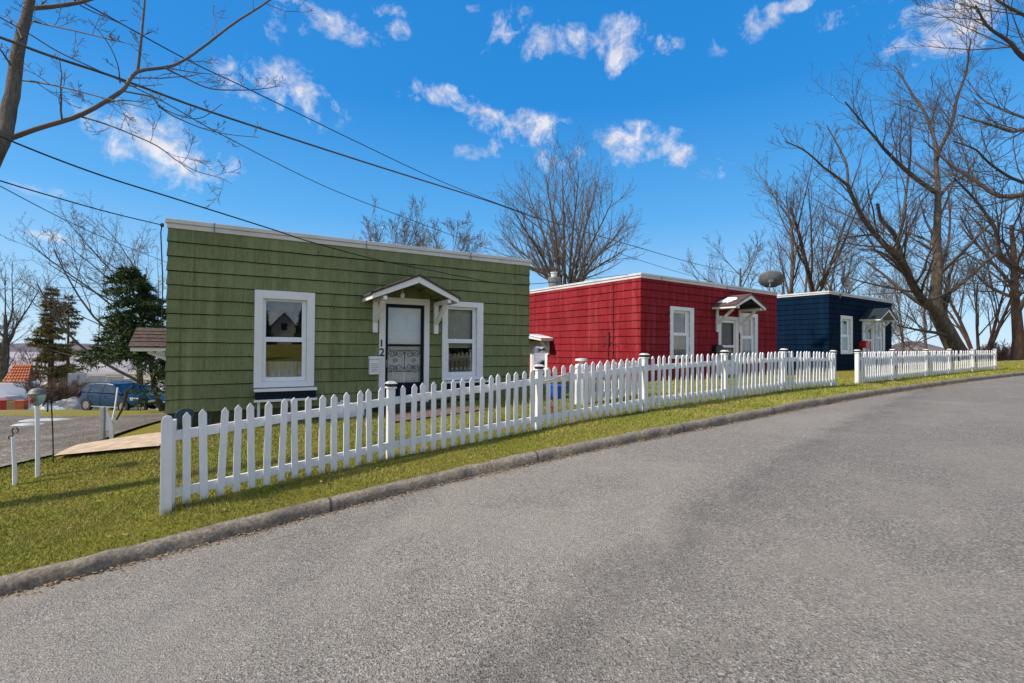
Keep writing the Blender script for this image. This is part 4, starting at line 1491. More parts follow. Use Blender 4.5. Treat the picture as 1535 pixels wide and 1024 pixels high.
def bare_tree(label, px, Y, top, seed, P=ROUND, lean=(0, 0), r=None, scale_w=1.0, mats=('bark', 'twig'), group=None, stems=1, base_z=None, spread=8, name='bare_tree', hk=.62):
    rng = np.random.default_rng(seed)
    b = at(px, 520, Y)
    z0 = gz(b.x, b.y) - .05 if base_z is None else base_z
    H = height_for(px, top, Y, z0)
    t = empty(name, (b.x, b.y, z0), 0, label, 'tree', group)
    W = (Wood(), Wood())
    P = dict(P); P['rmin'] = max(P['rmin'], Y * P.get('rk', 0.00021))
    r = r or H * .018
    for s in range(stems):
        if stems > 1:
            a = 2 * math.pi * (s + rng.uniform(-.25, .25)) / stems
            tilt = math.radians(rng.uniform(spread * .3, spread))
            d = np.array([math.cos(a) * math.sin(tilt), math.sin(a) * math.sin(tilt), math.cos(tilt)])
            p = np.array([math.cos(a) * r * .7, math.sin(a) * r * .7, 0])
            rr = r * rng.uniform(.5, .8)
        else:
            d = np.array([lean[0], lean[1], 1.0]); p = np.zeros(3); rr = r
        grow(rng, W, p, d, H * hk * (rng.uniform(.88, 1.08) if stems > 1 else 1.0), rr, 0, P)
    # bring the whole tree to the height seen in the photo
    zm = max(float(rw[0][:, 2].max()) for w_ in W for rows in w_.rows.values() for rw in rows)
    f = H / zm
    for w_ in W:
        for key, rows in w_.rows.items(): w_.rows[key] = [(a * f, b_) for a, b_ in rows]
    W[0].build('trunk', MAT[mats[0]], t)
    W[1].build('crown', MAT[mats[1]], t)
    return t


def spline(pts, n):
    """Catmull-Rom through control points (k,m) -> n samples."""
    pts = np.asarray(pts, float)
    if len(pts) == 2: return pts[0] + (pts[1] - pts[0]) * np.linspace(0, 1, n)[:, None]
    P = np.vstack([2 * pts[0] - pts[1], pts, 2 * pts[-1] - pts[-2]])
    out = []
    for u in np.linspace(0, len(pts) - 1, n):
        i = min(int(u), len(pts) - 2); t = u - i
        a, b, c, d = P[i], P[i + 1], P[i + 2], P[i + 3]
        out.append(.5 * (2 * b + (c - a) * t + (2 * a - 5 * b + 4 * c - d) * t * t + (3 * b - a - 3 * c + d) * t ** 3))
    return np.array(out)


def traced_tree(label, base, limbs, seed, P, mats, group=None, trunk_first=1):
    """Limbs given as (list of (px, py, Y), start diameter px, end diameter px, child level); every limb has its own depth run
    and grows its own side branches all round."""
    rng = np.random.default_rng(seed)
    base = Vector(base)
    t = empty('bare_tree', base, 0, label, 'tree', group)
    W = (Wood(), Wood())
    for j, (pl, w0, w1, lvl) in enumerate(limbs):
        pts = np.array([tuple(at(*q) - base) for q in pl])
        n = max(8, len(pl) * 3)
        sp = spline(pts, n)
        Y0, Y1 = pl[0][2], pl[-1][2]
        rad = np.linspace(w0 * Y0 / FPX / 2, w1 * Y1 / FPX / 2, n)
        if (lvl is None or lvl <= 1) and w0 > 3: sp = sp + rng.normal(0, .012, sp.shape) * np.minimum(rad, .2)[:, None] * 8 * np.linspace(0, 1, n)[:, None].clip(0, .6)
        W[0 if j < trunk_first else 1].add(sp, rad, 14 if w0 > 8 else 8)
        L = float(np.linalg.norm(np.diff(sp, axis=0), axis=1).sum())
        if lvl is not None and lvl < P['levels']:
            PP = dict(P); PP['nch'] = list(P['nch']); PP['nch'][lvl] = max(2, P['nch'][lvl] * min(1.5, L / P.get('ref', 6.5)))
            limb_kids(rng, W, list(sp), rad, L, lvl, PP)
    W[0].build('trunk', MAT[mats[0]], t)
    W[1].build('crown', MAT[mats[1]], t)
    return t


# ------------------------------------------------------------------ big maple beyond the end of the far fence
Y0 = 27.0
def K(lst, Y, dY=0.0):
    n = len(lst)
    return [(x, y, Y + dY * i / max(1, n - 1)) for i, (x, y) in enumerate(lst)]


BT = dict(levels=4, n=[7, 7, 6, 5, 4], wig=[.06, .09, .10, .11, .11], trop=[.03, .06, .06, .05, .04], nch=[7, 12, 6, 4], start=[.3, .22, .15, .1],
          ang=[45, 42, 40, 40], lr=[.4, .40, .50, .48], rr=[.5, .38, .45, .5], sides=[10, 7, 5, 3, 3], rmin=.0065, taper=.3, short=.35, trunk_lv=0, upbias=.6)
bx = at(1437, 528, Y0)
bz = gz(bx.x, bx.y)
limbs = [
    (K([(1440, 536), (1428, 515), (1416, 491), (1405, 470), (1402, 452), (1403, 431), (1406, 394), (1404, 362), (1406, 300), (1403, 247)], Y0), 25, 6, 2),
    (K([(1408, 474), (1396, 462), (1383, 450), (1367, 425), (1355, 397), (1333, 375), (1308, 347), (1289, 319), (1271, 278)], Y0, -3), 13, 5, 1),
    (K([(1271, 278), (1250, 262), (1235, 251), (1208, 227), (1177, 212)], Y0 - 3, -1), 4.5, 1.5, 1),
    (K([(1271, 278), (1269, 247), (1259, 224), (1239, 188)], Y0 - 3, .5), 4, 1.5, 1),
    (K([(1403, 247), (1403, 224), (1397, 196), (1384, 165), (1368, 142), (1349, 110), (1341, 99)], Y0, 2), 6, 1.5, 1),
    (K([(1404, 240), (1409, 224), (1427, 184), (1435, 145), (1448, 110), (1452, 79), (1456, 58)], Y0, -2), 6, 1.5, 1),
    (K([(1405, 290), (1376, 270), (1349, 247), (1329, 227), (1313, 208), (1294, 185), (1267, 153)], Y0, -2.5), 7, 1.8, 1),
    (K([(1368, 425), (1360, 405), (1352, 385), (1345, 364), (1352.5, 337), (1358, 290), (1364, 247), (1366, 205)], Y0 - 1, 3), 8, 2, 1),
    (K([(1352, 385), (1341, 352), (1321, 329), (1315, 306)], Y0 - .5, -1), 6, 4.5, None),
    (K([(1340, 383), (1322, 360), (1313, 352), (1285, 354), (1259, 360), (1243, 384)], Y0 - 1.5, -2), 5, 1.6, 1),
    (K([(1367, 425), (1340, 392), (1318, 377), (1288, 374)], Y0 - 1, -2.5), 4.5, 1.8, 1),
    (K([(1403, 431), (1412, 400), (1420, 372), (1424, 330), (1421, 280)], Y0, 2.5), 5, 1.8, 1),
    (K([(1405, 300), (1425, 275), (1448, 262), (1466, 230)], Y0, 3), 5, 1.5, 1),
    (K([(1404, 370), (1385, 358), (1360, 350), (1330, 352), (1300, 340)], Y0, 4), 4, 1.5, 1),
    (K([(1424, 505), (1410, 500), (1390, 497), (1368, 493), (1345, 488)], Y0, -2), 6, 2, 1),
]
traced_tree('tall leaning bare maple with a forked trunk behind the shorter fence', (bx.x, bx.y, bz - .1), limbs, 21, BT, ('bark', 'twig'), 'bare trees around the cottages', trunk_first=2)

# ------------------------------------------------------------------ maple whose limbs reach in from the right edge
Y1 = 17.5
bx = at(1700, 520, Y1)
RT = dict(BT, nch=[6, 10, 6, 4], rmin=.006)
limbs = [
    (K([(1712, 640), (1700, 540), (1690, 420), (1700, 250), (1690, 80), (1700, -120)], Y1), 46, 12, None),
    (K([(1693, 330), (1620, 300), (1560, 288), (1501, 295), (1462, 270), (1435, 255), (1411, 235), (1390, 215)], Y1, 2), 10, 2, 1),
    (K([(1692, 450), (1600, 445), (1560, 422), (1535, 408), (1499, 381), (1494, 348), (1470, 310), (1448, 285), (1430, 267)], Y1, -1), 10, 2, 1),
    (K([(1697, 215), (1600, 200), (1535, 194), (1517, 197), (1478, 185), (1438, 173)], Y1, 1.5), 9, 1.8, 1),
    (K([(1620, 300), (1560, 282), (1535, 274), (1509, 263), (1481, 243), (1462, 224), (1430, 212)], Y1, -2), 6, 1.8, 1),
    (K([(1690, 160), (1600, 130), (1535, 87), (1513, 63), (1481, 40), (1462, 8)], Y1, -1), 9, 2.2, 1),
    (K([(1600, 200), (1540, 178), (1505, 165), (1473, 149), (1450, 120)], Y1, 2), 5, 1.5, 1),
    (K([(1690, 100), (1600, 50), (1540, 25), (1500, 4), (1470, -20)], Y1, -1), 7, 2, 1),
    (K([(1560, 422), (1535, 440), (1500, 420), (1470, 395), (1440, 375)], Y1, 1), 4.5, 1.5, 1),
    (K([(1600, 320), (1560, 330), (1530, 345), (1500, 340)], Y1, -1.5), 4, 1.5, 1),
]
traced_tree('large bare maple whose dark limbs reach in from the right edge of the photo', (bx.x, bx.y, gz(bx.x, bx.y) - .1), limbs, 33, RT, ('bark', 'twig'), 'bare trees around the cottages', trunk_first=1)

# ------------------------------------------------------------------ young maple beside the driveway, at the near left
Y2 = 5.6
bx = at(-95, 690, 5.0)
LT = dict(levels=3, n=[6, 6, 5, 4], wig=[.08, .14, .18, .2], trop=[0.0, .04, .03, .02], nch=[5, 5, 4], start=[.18, .2, .2], ref=1.2, ang=[50, 48, 45], lr=[.22, .40, .42],
          rr=[.42, .5, .5], sides=[10, 6, 4, 3], rmin=.0024, taper=.35, short=.4, upbias=.6)
limbs = [
    (K([(-95, 720), (-70, 520), (-45, 340), (-22, 262), (0, 215), (9, 188), (17.6, 141), (26, 82), (36.6, 38), (45, 0), (62, -90), (80, -220)], 5.0, 1.0), 31, 8, None),
    (K([(2, 212), (22, 205), (58.6, 192), (117, 174), (164, 149), (187, 132), (205, 108), (249, 101), (275, 91), (305, 70), (351, 35), (390, 10), (425, -14)], Y2, 1.4), 8.2, 2.2, 0),
    (K([(206.5, 106), (211, 64), (215, 23), (219, -30)], Y2 + .8, .2), 4.2, 2.6, 0),
    (K([(187, 137), (207, 141), (228, 146), (243, 162), (278, 176), (304, 176), (333, 156)], Y2 + .7, .3), 2.6, .9, 0),
    (K([(241, 162), (264, 176), (305, 193), (346, 202), (388, 206)], Y2 + .8, .4), 2.2, .8, 0),
    (K([(117, 174), (146, 182), (182, 195), (234, 218), (264, 240), (293, 256), (328, 266), (347, 275)], Y2 + .4, -.5), 2.6, .8, 0),
    (K([(249, 103), (278, 117), (316, 133), (366, 135), (395, 133), (420, 129)], Y2 + 1.0, .5), 2.8, .9, 0),
    (K([(42, 12), (53, 12), (88, 9), (123, 3), (150, -6)], Y2 + .3, .3), 8, 4, 0),
    (K([(120, 8), (140, 18), (164, 28), (190, 40), (211, 51)], Y2 + .5, .4), 2.0, .9, 0),
    (K([(42, 30), (70, 37), (102, 44), (164, 58.6), (208, 69)], Y2 + .3, -.5), 2.8, 1.3, 0),
    (K([(30, 120), (60, 124), (103, 133), (164, 149), (228, 164)], Y2 + .2, -.6), 3.0, 1.2, 0),
    (K([(20, 105), (10, 88), (0, 74), (-20, 50)], Y2, -.3), 3, 1.5, 0),
    (K([(180, 125), (176, 95), (160, 62), (132, 28)], Y2 + .7, -.5), 1.8, .8, 0),
    (K([(9, 190), (2, 175), (-10, 165)], Y2, -.2), 4, 2, 0),
    (K([(33, 58), (20, 30), (-4, 22)], Y2, .2), 2.4, 1.0, 0),
]
traced_tree('young grey maple leaning in at the left edge with drooping twigs above the cables', (bx.x, bx.y, gz(bx.x, bx.y) - .1), limbs, 5, LT, ('bark_maple', 'twig_light'), 'bare trees around the cottages', trunk_first=1)

# ------------------------------------------------------------------ the other bare trees
GB_ = 'bare trees around the cottages'
FT = dict(levels=4, n=[7, 7, 6, 5, 4], wig=[.04, .06, .07, .08, .08], trop=[.02, .05, .05, .05, .04], nch=[6, 11, 6, 3], start=[.3, .30, .2, .15],
          ang=[30, 33, 36, 38], lr=[.5, .34, .46, .46], rr=[.5, .5, .5, .5], sides=[8, 6, 4, 3, 3], rmin=.008, taper=.3, short=.45, upbias=.5, ref=9)
bx = at(850, 520, 40)
_st = [((752, 352), 5), ((772, 318), -4), ((790, 282), 3), ((818, 262), -2), ((843, 253), 2), ((868, 256), -4), ((897, 268), 4), ((918, 300), -3), ((936, 338), 3), ((940, 372), -4), ((815, 300), 6), ((880, 300), 6), ((762, 385), 0)]
limbs = []
for i, ((tx, ty), dy) in enumerate(_st):
    k0 = (tx - 848)
    limbs.append((K([(850 + k0 * .02, 530), (849 + k0 * .08, 470), (848 + k0 * .26, 420), (848 + k0 * .52, 420 - (420 - ty) * .42), (848 + k0 * .80, 420 - (420 - ty) * .74), (tx, ty)], 40, dy), 5.5 if i % 2 else 7, 1.0, 1))
traced_tree('broad bare tree with many upright stems rising behind the red house roof', (bx.x, bx.y, gz(bx.x, bx.y) - .1), limbs, 41, FT, ('bark', 'twig_light'), GB_, trunk_first=13)
bare_tree('low bare treetop just above the middle of the green house roof', 590, 34, 305, 42, dict(ROUND, nch=[14, 9, 6, 4], rk=.0003), r=.2, group=GB_, mats=('bark', 'twig_light'))
bare_tree('thin bare treetop above the right part of the green house roof', 668, 40, 325, 43, dict(ROUND, nch=[13, 8, 6, 4], rk=.0003), r=.17, group=GB_, mats=('bark', 'twig_light'))
bare_tree('small forked bare tree above the right end of the red house roof', 1104, 42, 338, 44, ROUND, r=.22, group=GB_, lean=(-.03, 0))
bare_tree('straight bare tree just right of the grey dish on the red house roof', 1184, 36, 255, 45, dict(ROUND, start=[.25, .2, .15, .1], ang=[34, 36, 36, 36]), r=.24, group=GB_, lean=(-.02, 0))
bare_tree('slim bare tree between two others behind the left of the navy house roof', 1200, 42, 300, 46, ROUND, r=.2, group=GB_, lean=(.05, 0), mats=('bark', 'twig_light'))
bare_tree('tall bare tree leaning left behind the middle of the navy house roof', 1241, 37, 205, 47, dict(ROUND, start=[.25, .2, .15, .1], ang=[34, 36, 36, 36]), r=.28, group=GB_, lean=(-.09, 0), mats=('bark_red', 'twig'))
bare_tree('short bare tree with a reddish trunk beside the navy house dish', 1259, 40, 325, 48, ROUND, r=.22, group=GB_, mats=('bark_red', 'twig_light'))
bare_tree('many-stemmed bare tree spreading low behind the end of the shorter fence', 1468, 31, 300, 49, VASE, stems=5, spread=26, r=.2, group=GB_, hk=.62, mats=('bark_red', 'twig'))
bare_tree('red-brown trunk leaning at the right edge beyond the lawn', 1524, 29, 250, 50, ROUND, r=.32, group=GB_, lean=(.09, .05), mats=('bark_red', 'twig'))
bare_tree('thin bare tree just right of the navy house canopy', 1352, 46, 372, 51, ROUND, r=.16, group=GB_, mats=('bark', 'twig_light'))
bare_tree('pale thin tree behind the leaning forked maple', 1392, 52, 352, 52, ROUND, r=.2, group=GB_, mats=('bark', 'twig_light'))
bare_tree('distant fine-twigged tree low behind the navy house roof end', 1305, 58, 402, 53, VASE, stems=4, spread=20, r=.18, group=GB_, mats=('bark', 'twig_light'))
bare_tree('bare tree with a forked trunk at the left edge behind the white tarp shelter', 6, 40, 366, 54, dict(VASE, start=[.25, .2, .15, .1], nch=[9, 6, 6, 4], ang=[28, 32, 40, 42]), r=.34, group=GB_, mats=('bark', 'twig'))
bare_tree('wide arching bare tree behind the dark spruce, left of the green house', 214, 36, 328, 55, dict(ROUND, trop=[.0, .05, .05, .04, .02], ang=[55, 45, 46, 46], lr=[.85, .5, .44, .42], start=[.2, .2, .15, .1], nch=[12, 8, 6, 4]), r=.25, group=GB_, mats=('bark', 'twig_light'), hk=.60)
bare_tree('small bare tree left of the two thin pines', 46, 58, 488, 56, ROUND, r=.2, group=GB_, mats=('bark_red', 'twig_brown'))


# ------------------------------------------------------------------ conifers
def needles(name, c, c2):
    k = NT(name)
    t = k.attr()
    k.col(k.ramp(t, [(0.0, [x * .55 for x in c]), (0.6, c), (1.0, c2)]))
    return k.set(0.8, 0, 0.2)


MAT['needle'] = needles('spruce_needles', (0.048, 0.078, 0.026), (0.165, 0.180, 0.055))
MAT['needle_brown'] = needles('thin_pine_needles', (0.165, 0.135, 0.045), (0.34, 0.245, 0.10))


def conifer(label, px, Y, top, seed, width, droop=.35, density=1.0, mats=('bark', 'needle'), lean=(0, 0), bare=.12, group=None, per=5, irregular=.3, stems=1, nl=.05, base_px=None, curve=0.0, low=0):
    rng = np.random.default_rng(seed)
    b = at(base_px or px, 520, Y)
    z0 = gz(b.x, b.y) - .05
    H = height_for(px, top, Y, z0)
    t = empty('conifer', (b.x, b.y, z0), 0, label, 'tree', group)
    Wt, Wb = Wood(), Wood()
    Q, TT = [], []
    dx = (at(px, top, Y).x - b.x)
    for s in range(stems):
        n = 12
        off = np.array([rng.normal(0, .12), rng.normal(0, .12), 0]) * (s > 0)
        tp = [off * (1 - k_ / n) + np.array([dx * ((k_ / (n - 1)) ** .7 if curve else k_ / (n - 1)) + curve * math.sin(math.pi * k_ / (n - 1)) + .3 * s * k_ / n, 0, H * (1 - .04 * s) * k_ / (n - 1)]) for k_ in range(n)]
        Wt.add(tp, np.linspace(H * .018, .015, n), 9)
        tp = np.array(tp)
        z = H * bare
        while z < H * .985:
            f = z / H
            rad = width * (1 - f) ** .8 * (.35 + .65 * min(1, f * 4 + .25))
            for k_ in range(per):
                if rng.random() > density: continue
                a = rng.uniform(0, 2 * math.pi)
                if f < low and math.cos(a) < .25: continue
                L = rad * rng.uniform(1 - irregular, 1 + irregular) + .12
                m = 7
                q0 = np.array([np.interp(z, tp[:, 2], tp[:, 0]), np.interp(z, tp[:, 2], tp[:, 1]), z])
                d = np.array([math.cos(a), math.sin(a), .12])
                pts = []
                for i in range(m):
                    u = i / (m - 1)
                    pts.append(q0 + d * L * u + np.array([0, 0, -droop * L * u * u + .10 * L * max(0, u - .75)]))
                Wb.add(pts, np.linspace(.012 + .010 * L, .006, m), 4)
                pts = np.array(pts)
                # needle sprays: hanging and sideways shoots
                ns = int(11 * L / .8 * (1.2 if droop > .2 else 1)) + 4
                for q in range(ns):
                    u = .18 + .82 * (q + rng.random()) / ns
                    i = min(int(u * (m - 1)), m - 2); fr = u * (m - 1) - i
                    c = pts[i] * (1 - fr) + pts[i + 1] * fr
                    side = np.array([-d[1], d[0], 0]) * rng.choice((-1, 1))
                    sh = unit(side * rng.uniform(.4, 1) + d * rng.uniform(.3, .9) + np.array([0, 0, rng.uniform(-droop * 1.6, .15)]))
                    sl_ = L * .34 * (1.15 - u * .7) * rng.uniform(.5, 1.2) + .07
                    for w in range(7):
                        v = (w + rng.random()) / 7
                        e = c + sh * sl_ * v
                        nd = unit(sh * .6 + rng.normal(0, .55, 3) + np.array([0, 0, -.15]))
                        wd = unit(np.cross(nd, rng.normal(0, 1, 3))) * nl * .16 * rng.uniform(.7, 1.4)
                        tipn = e + nd * nl * 1.5 * rng.uniform(.7, 1.4)
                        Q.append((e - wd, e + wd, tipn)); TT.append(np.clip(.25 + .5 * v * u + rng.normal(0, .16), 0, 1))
            z += H * .030 * rng.uniform(.7, 1.3) * (1.4 if per < 5 else 1)
    Wt.build('trunk', MAT[mats[0]], t)
    Wb.build('branches', MAT['twig'], t)
    Q = np.array(Q, np.float32).reshape(-1, 3)
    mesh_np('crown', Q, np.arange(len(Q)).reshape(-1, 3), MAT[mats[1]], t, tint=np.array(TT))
    return t


conifer('shaggy dark green spruce with a bent trunk between the blue cars and the green house', 186, 21, 393, 61, 2.5, droop=.40, density=.92, base_px=246, curve=.3, nl=.15, per=7, irregular=.5, bare=.22, low=.40)
conifer('brownish thin pine with two trunks beyond the brown shrub', 76, 48, 430, 62, 2.3, droop=.02, density=.42, mats=('bark_red', 'needle_brown'), nl=.26, per=5, irregular=.45, bare=.32, stems=2, group='thin pines on the slope')
conifer('narrower sparse pine standing right of the two-trunked pine', 103, 52, 438, 63, 2.1, droop=.03, density=.34, mats=('bark_red', 'needle_brown'), nl=.26, per=5, irregular=.55, bare=.30, group='thin pines on the slope')


def brush(label, px, Y, top, seed, stems, spread, mats=('twig_brown', 'twig_brown'), name='shrub', r=.05, hk=.75, levels=3, P0=VASE, wz=None):
    P = dict(P0); P['levels'] = levels; P['nch'] = [9, 7, 5, 3]; P['start'] = [.15, .15, .1, .1]; P['rk'] = .00030
    t = bare_tree(label, px, Y, top, seed, P, stems=stems, spread=spread, r=r, mats=mats, name=name, hk=hk)
    t['category'] = 'shrub'
    return t


brush('tangled brown leafless shrub left of the blue car', 74, 31, 556, 71, 12, 55)
brush('low leafless shrub beside the white block wall behind the blue car', 104, 36, 560, 72, 8, 60)
for k_, (px, Y, top, sd) in enumerate([(1486, 33, 507, 73), (1508, 34, 512, 74), (1540, 36, 508, 77)]):
    brush(['reddish leafless brush just right of the far fence end', 'low brown brush between the fence end and the leaning red trunk', 'brown brush at the right edge behind the leaning red trunk'][k_], px, Y, top, sd, 12, 50)
# ================================================================== cables
def cable(label, pxs, Y0, Y1, r, mat='cable', group='overhead service cables'):
    """Straight in plan, sagging in height: px stations fix the height along the run."""
    x0, x1 = pxs[0][0], pxs[-1][0]
    pts = []
    for px, py in pxs:
        t = (px - x0) / (x1 - x0)
        iy = (1 / Y0) * (1 - t) + (1 / Y1) * t
        pts.append(tuple(at(px, py, 1 / iy)))
    sp = spline(np.array(pts), 60)
    d = unit(sp[0] - sp[1]); d[2] = min(d[2], .35)
    if x0 < 400: sp = np.vstack([sp[0] + d * 14, sp])      # runs on to its pole outside the picture
    m = MB(); m.tube([tuple(p) for p in sp], r, 6)
    o = m.build('utility_cable', MAT[mat], None, smooth=True)
    return props(o, label, 'cable', group)


cable('thickest grey overhead cable crossing above the green house towards the trees', [(-150, 5), (0, 56), (73, 83), (176, 117), (293, 160), (404, 197), (568, 250), (732, 301.5), (800, 326), (814, 329), (940, 366), (1049, 397), (1120, 412)], 4.8, 46, .016, 'cable_grey')
cable('thin cable highest over the green house that meets the thick one at right', [(150, 18), (281, 90), (379.5, 137), (527, 209), (650, 267), (732, 300), (800, 324)], 6.5, 17, .009)
cable('thin straight cable ending at the right end of the green house roof', [(-90, -28), (0, 26), (44, 51), (88, 78), (146, 105), (240, 150), (338, 205), (486, 279), (601, 324), (700, 361), (790, 394)], 4.5, 12.5, .006, 'cable_grey')
cable('black service cable sagging across the front of the green house', [(-120, 150), (18, 212), (146, 261), (266, 299), (404, 342.5), (470, 364), (568, 390), (660, 408), (691, 414), (791, 426), (948, 411)], 3.6, 14.6, .0075)
cable('short black cable ending at the upper left corner of the green house', [(-120, 232), (0, 271), (94, 299), (170, 320), (243, 337.5)], 4.6, 7.85, .008)
cable('faint lowest cable at the left, passing behind the green house corner', [(-120, 215), (0, 279), (78, 320), (130, 345), (175, 364), (262, 398)], 5.5, 15.5, .007, 'cable_grey')
cable('pair of far cables behind the red house roof, lower one', [(905, 372), (940, 384), (1000, 403), (1045, 416), (1090, 430)], 26, 45, .014, 'cable_grey')
m = MB(); c0 = at(243, 337.5, 7.85)
m.tube([tuple(c0), tuple(c0 + Vector((-.02, 0, -.12))), tuple(c0 + Vector((.01, .02, -.9))), tuple(c0 + Vector((.0, .04, -1.7)))], .009, 6)
m.lathe([(.02, -.03), (.03, 0), (.02, .03)], tuple(c0), 8)
props(m.build('cable_drop', MAT['cable'], None), 'cable drop hanging down the left corner of the green house', 'cable')

# ================================================================== small things on the left lawn
def on_lawn(px, py):
    """Walk the ray down to the terrain."""
    d = ray(px, py); k = 1.0
    lo, hi = 1.0, 80.0
    for _ in range(60):
        mid = (lo + hi) / 2
        if EYE + d.z * mid > gz(d.x * mid, d.y * mid): lo = mid
        else: hi = mid
    return Vector((d.x * lo, d.y * lo, EYE + d.z * lo))


def up_at(p, px, py):
    """Height above p of the plumb line through p as seen at py."""
    d = ray(px, py)
    return d.z / d.y * p.y + EYE - p.z


# white stake with a black scroll
p = on_lawn(22.5, 727); h = up_at(p, 19, 655)
t = empty('garden_stake', p, 0, 'short white stake topped with a black iron scroll at the left edge', 'garden stake')
m = MB(); m.tube([(0, 0, -.1), (-.01, 0, h * .4), (-.035, 0, h)], [.021, .021, .017], 8); m.build('stake', MAT['trim'], t)
m = MB(); pts = []
R_ = .046
for i in range(22):
    a = -1.2 + i / 21 * 5.6; rr = R_ * (1 - .45 * i / 21)
    pts.append((-.035 + .030 + rr * math.cos(math.pi - a), 0, h + .075 + rr * math.sin(math.pi - a)))
m.tube([(-.035, 0, h - .02), (-.04, 0, h + .03)] + pts, .0062, 6)
pts = []
for i in range(18):
    a = i / 17 * 5.2; rr = .030 * (1 - .4 * i / 17)
    pts.append((-.035 - .030 + rr * math.cos(a), 0, h - .005 - rr * math.sin(a)))
m.tube(pts, .006, 6)
m.build('scroll', MAT['black'], t)

# bird feeder on a white pole
p = on_lawn(56.5, 715); h0 = up_at(p, 53, 608); h2 = up_at(p, 53, 581.5)
t = empty('bird_feeder', p, 0, 'white pole carrying a round clear bird feeder under a grey dome', 'bird feeder')
m = MB(); m.tube([(0, 0, -.1), (-.01, 0, h0 * .5), (-.025, 0, h0)], .022, 10); m.build('pole', MAT['trim'], t)
g = NT('feeder_bowl'); g.col((.42, .45, .38)); g.b.inputs['Transmission Weight'].default_value = .6; g.set(.15)
s_ = (h2 - h0)
m = MB(); m.lathe([(.028, 0), (.05, s_ * .10), (.075, s_ * .33), (.083, s_ * .60), (.083, s_ * .66)], (-.025, 0, h0), 20); m.build('bowl', g.mat, t, smooth=True)
m = MB(); m.lathe([(.104, s_ * .665), (.106, s_ * .69), (.084, s_ * .71), (.076, s_ * .83), (.05, s_ * .95), (.015, s_ * 1.0)], (-.025, 0, h0), 20); m.build('dome', MAT['galv'], t, smooth=True)
m = MB(); m.lathe([(.02, s_ * .20), (.036, s_ * .30), (.038, s_ * .42), (.02, s_ * .52)], (-.025, -.045, h0), 12); m.build('seed_cup', MAT['red_plastic'], t, smooth=True)

# shepherd's hook
p = on_lawn(80.5, 693); h = up_at(p, 74, 602)
t = empty('shepherd_hook', p, 0, 'thin black shepherd hook behind the bird feeder', 'plant hook')
m = MB(); pts = [(0, 0, -.1), (-.02, 0, h * .5), (-.045, 0, h - .06)]
for i in range(14):
    a = i / 13 * 3.5; pts.append((-.045 - .024 + .024 * math.cos(a), 0, h - .06 + .075 * math.sin(a)))
m.tube(pts, .0075, 6); m.tube([pts[-1], (pts[-1][0] - .004, 0, pts[-1][2] - .05)], .009, 6)
m.tube([(-.045, 0, h - .05), (-.02, 0, h + .02), (.05, -.01, h + .08)], .006, 6)
m.build('hook', MAT['black'], t)

# gate post with short brace beside the paving
p = on_lawn(153.5, 662); h = up_at(p, 152, 610)
t = empty('gate_post', p, .15, 'weathered square gate post with a white brace board beside the tan paving', 'post')
m = MB(); m.box(-.032, .032, -.032, .032, -.1, h); m.build('post', MAT['timber_grey'], t, bevel=.004)
m = MB(); m.prism([(.038, h * .98), (.052, h * .98), (.155, h * .42), (.155, 0.0), (.095, 0.0), (.095, h * .34), (.038, h * .30)], .0, .022); m.build('brace', MAT['trim'], t, bevel=.003)
# white pole and dark rod leaning together behind it
p = on_lawn(166, 640)
q = at(176.5, 581, p.y + .3)
o = MB(); o.tube([tuple(p), tuple(p.lerp(q, .45) + Vector((.02, 0, 0))), tuple(q)], .017, 8)
props(o.build('leaning_pole', MAT['trim'], None), 'thin white pole leaning beside the gate post, in front of the blue car', 'pole')
q2 = at(191, 584, p.y + .5); p2 = on_lawn(173, 632)
o = MB(); o.tube([tuple(p2), tuple(p2.lerp(q2, .5) + Vector((.05, 0, -.02))), tuple(q2)], [.02, .03, .045], 8)
props(o.build('leaning_branch', MAT['bark'], None), 'dark cut branch leaning beside the thin white pole', 'branch')

# ================================================================== things along the front of the green house
def beside(H, s0, out, z=None):
    w = H.root.matrix_basis @ Vector((s0, -out, 0))
    return Vector((w.x, w.y, gz(w.x, w.y) if z is None else z))


s0 = Hg.pt(275, 620)[0]
p = beside(Hg, s0 + .05, .35)
t = empty('hose_reel', p, Hg.a, 'dark teal hose reel standing at the left corner of the green house', 'hose reel')
m = MB(); zc = up_at(p, 275, 624); m.lathe([(.03, -.05), (.125, -.05), (.13, -.02), (.125, .05), (.03, .055)], (0, 0, zc), 22, axis='Y'); m.build('drum', MAT['teal_plastic'], t, smooth=False)
for x in (-.10, .10):
    m = MB(); m.tube([(x, .05, 0), (0, .05, zc), (x, -.05, 0)], .012, 6); m.build('leg', MAT['black'], t)
# pipe frame
s1, s2 = Hg.pt(290, 620)[0], Hg.pt(317, 620)[0]
p = beside(Hg, s1, .22)
t = empty('pipe_rail', p, Hg.a, 'thin green pipe rail at the foot of the green house, left of its window box', 'rail')
hh = up_at(p, 300, 618)
m = MB(); m.tube([(0, 0, 0), (0, 0, hh), (s2 - s1, 0, hh), (s2 - s1, 0, 0)], .010, 8); m.build('pipe', MAT['teal_plastic'], t)
m = MB(); m.tube([(0, 0, hh * .55), (s2 - s1, 0, hh * .55)], .007, 6); m.build('cross_bar', MAT['teal_plastic'], t)
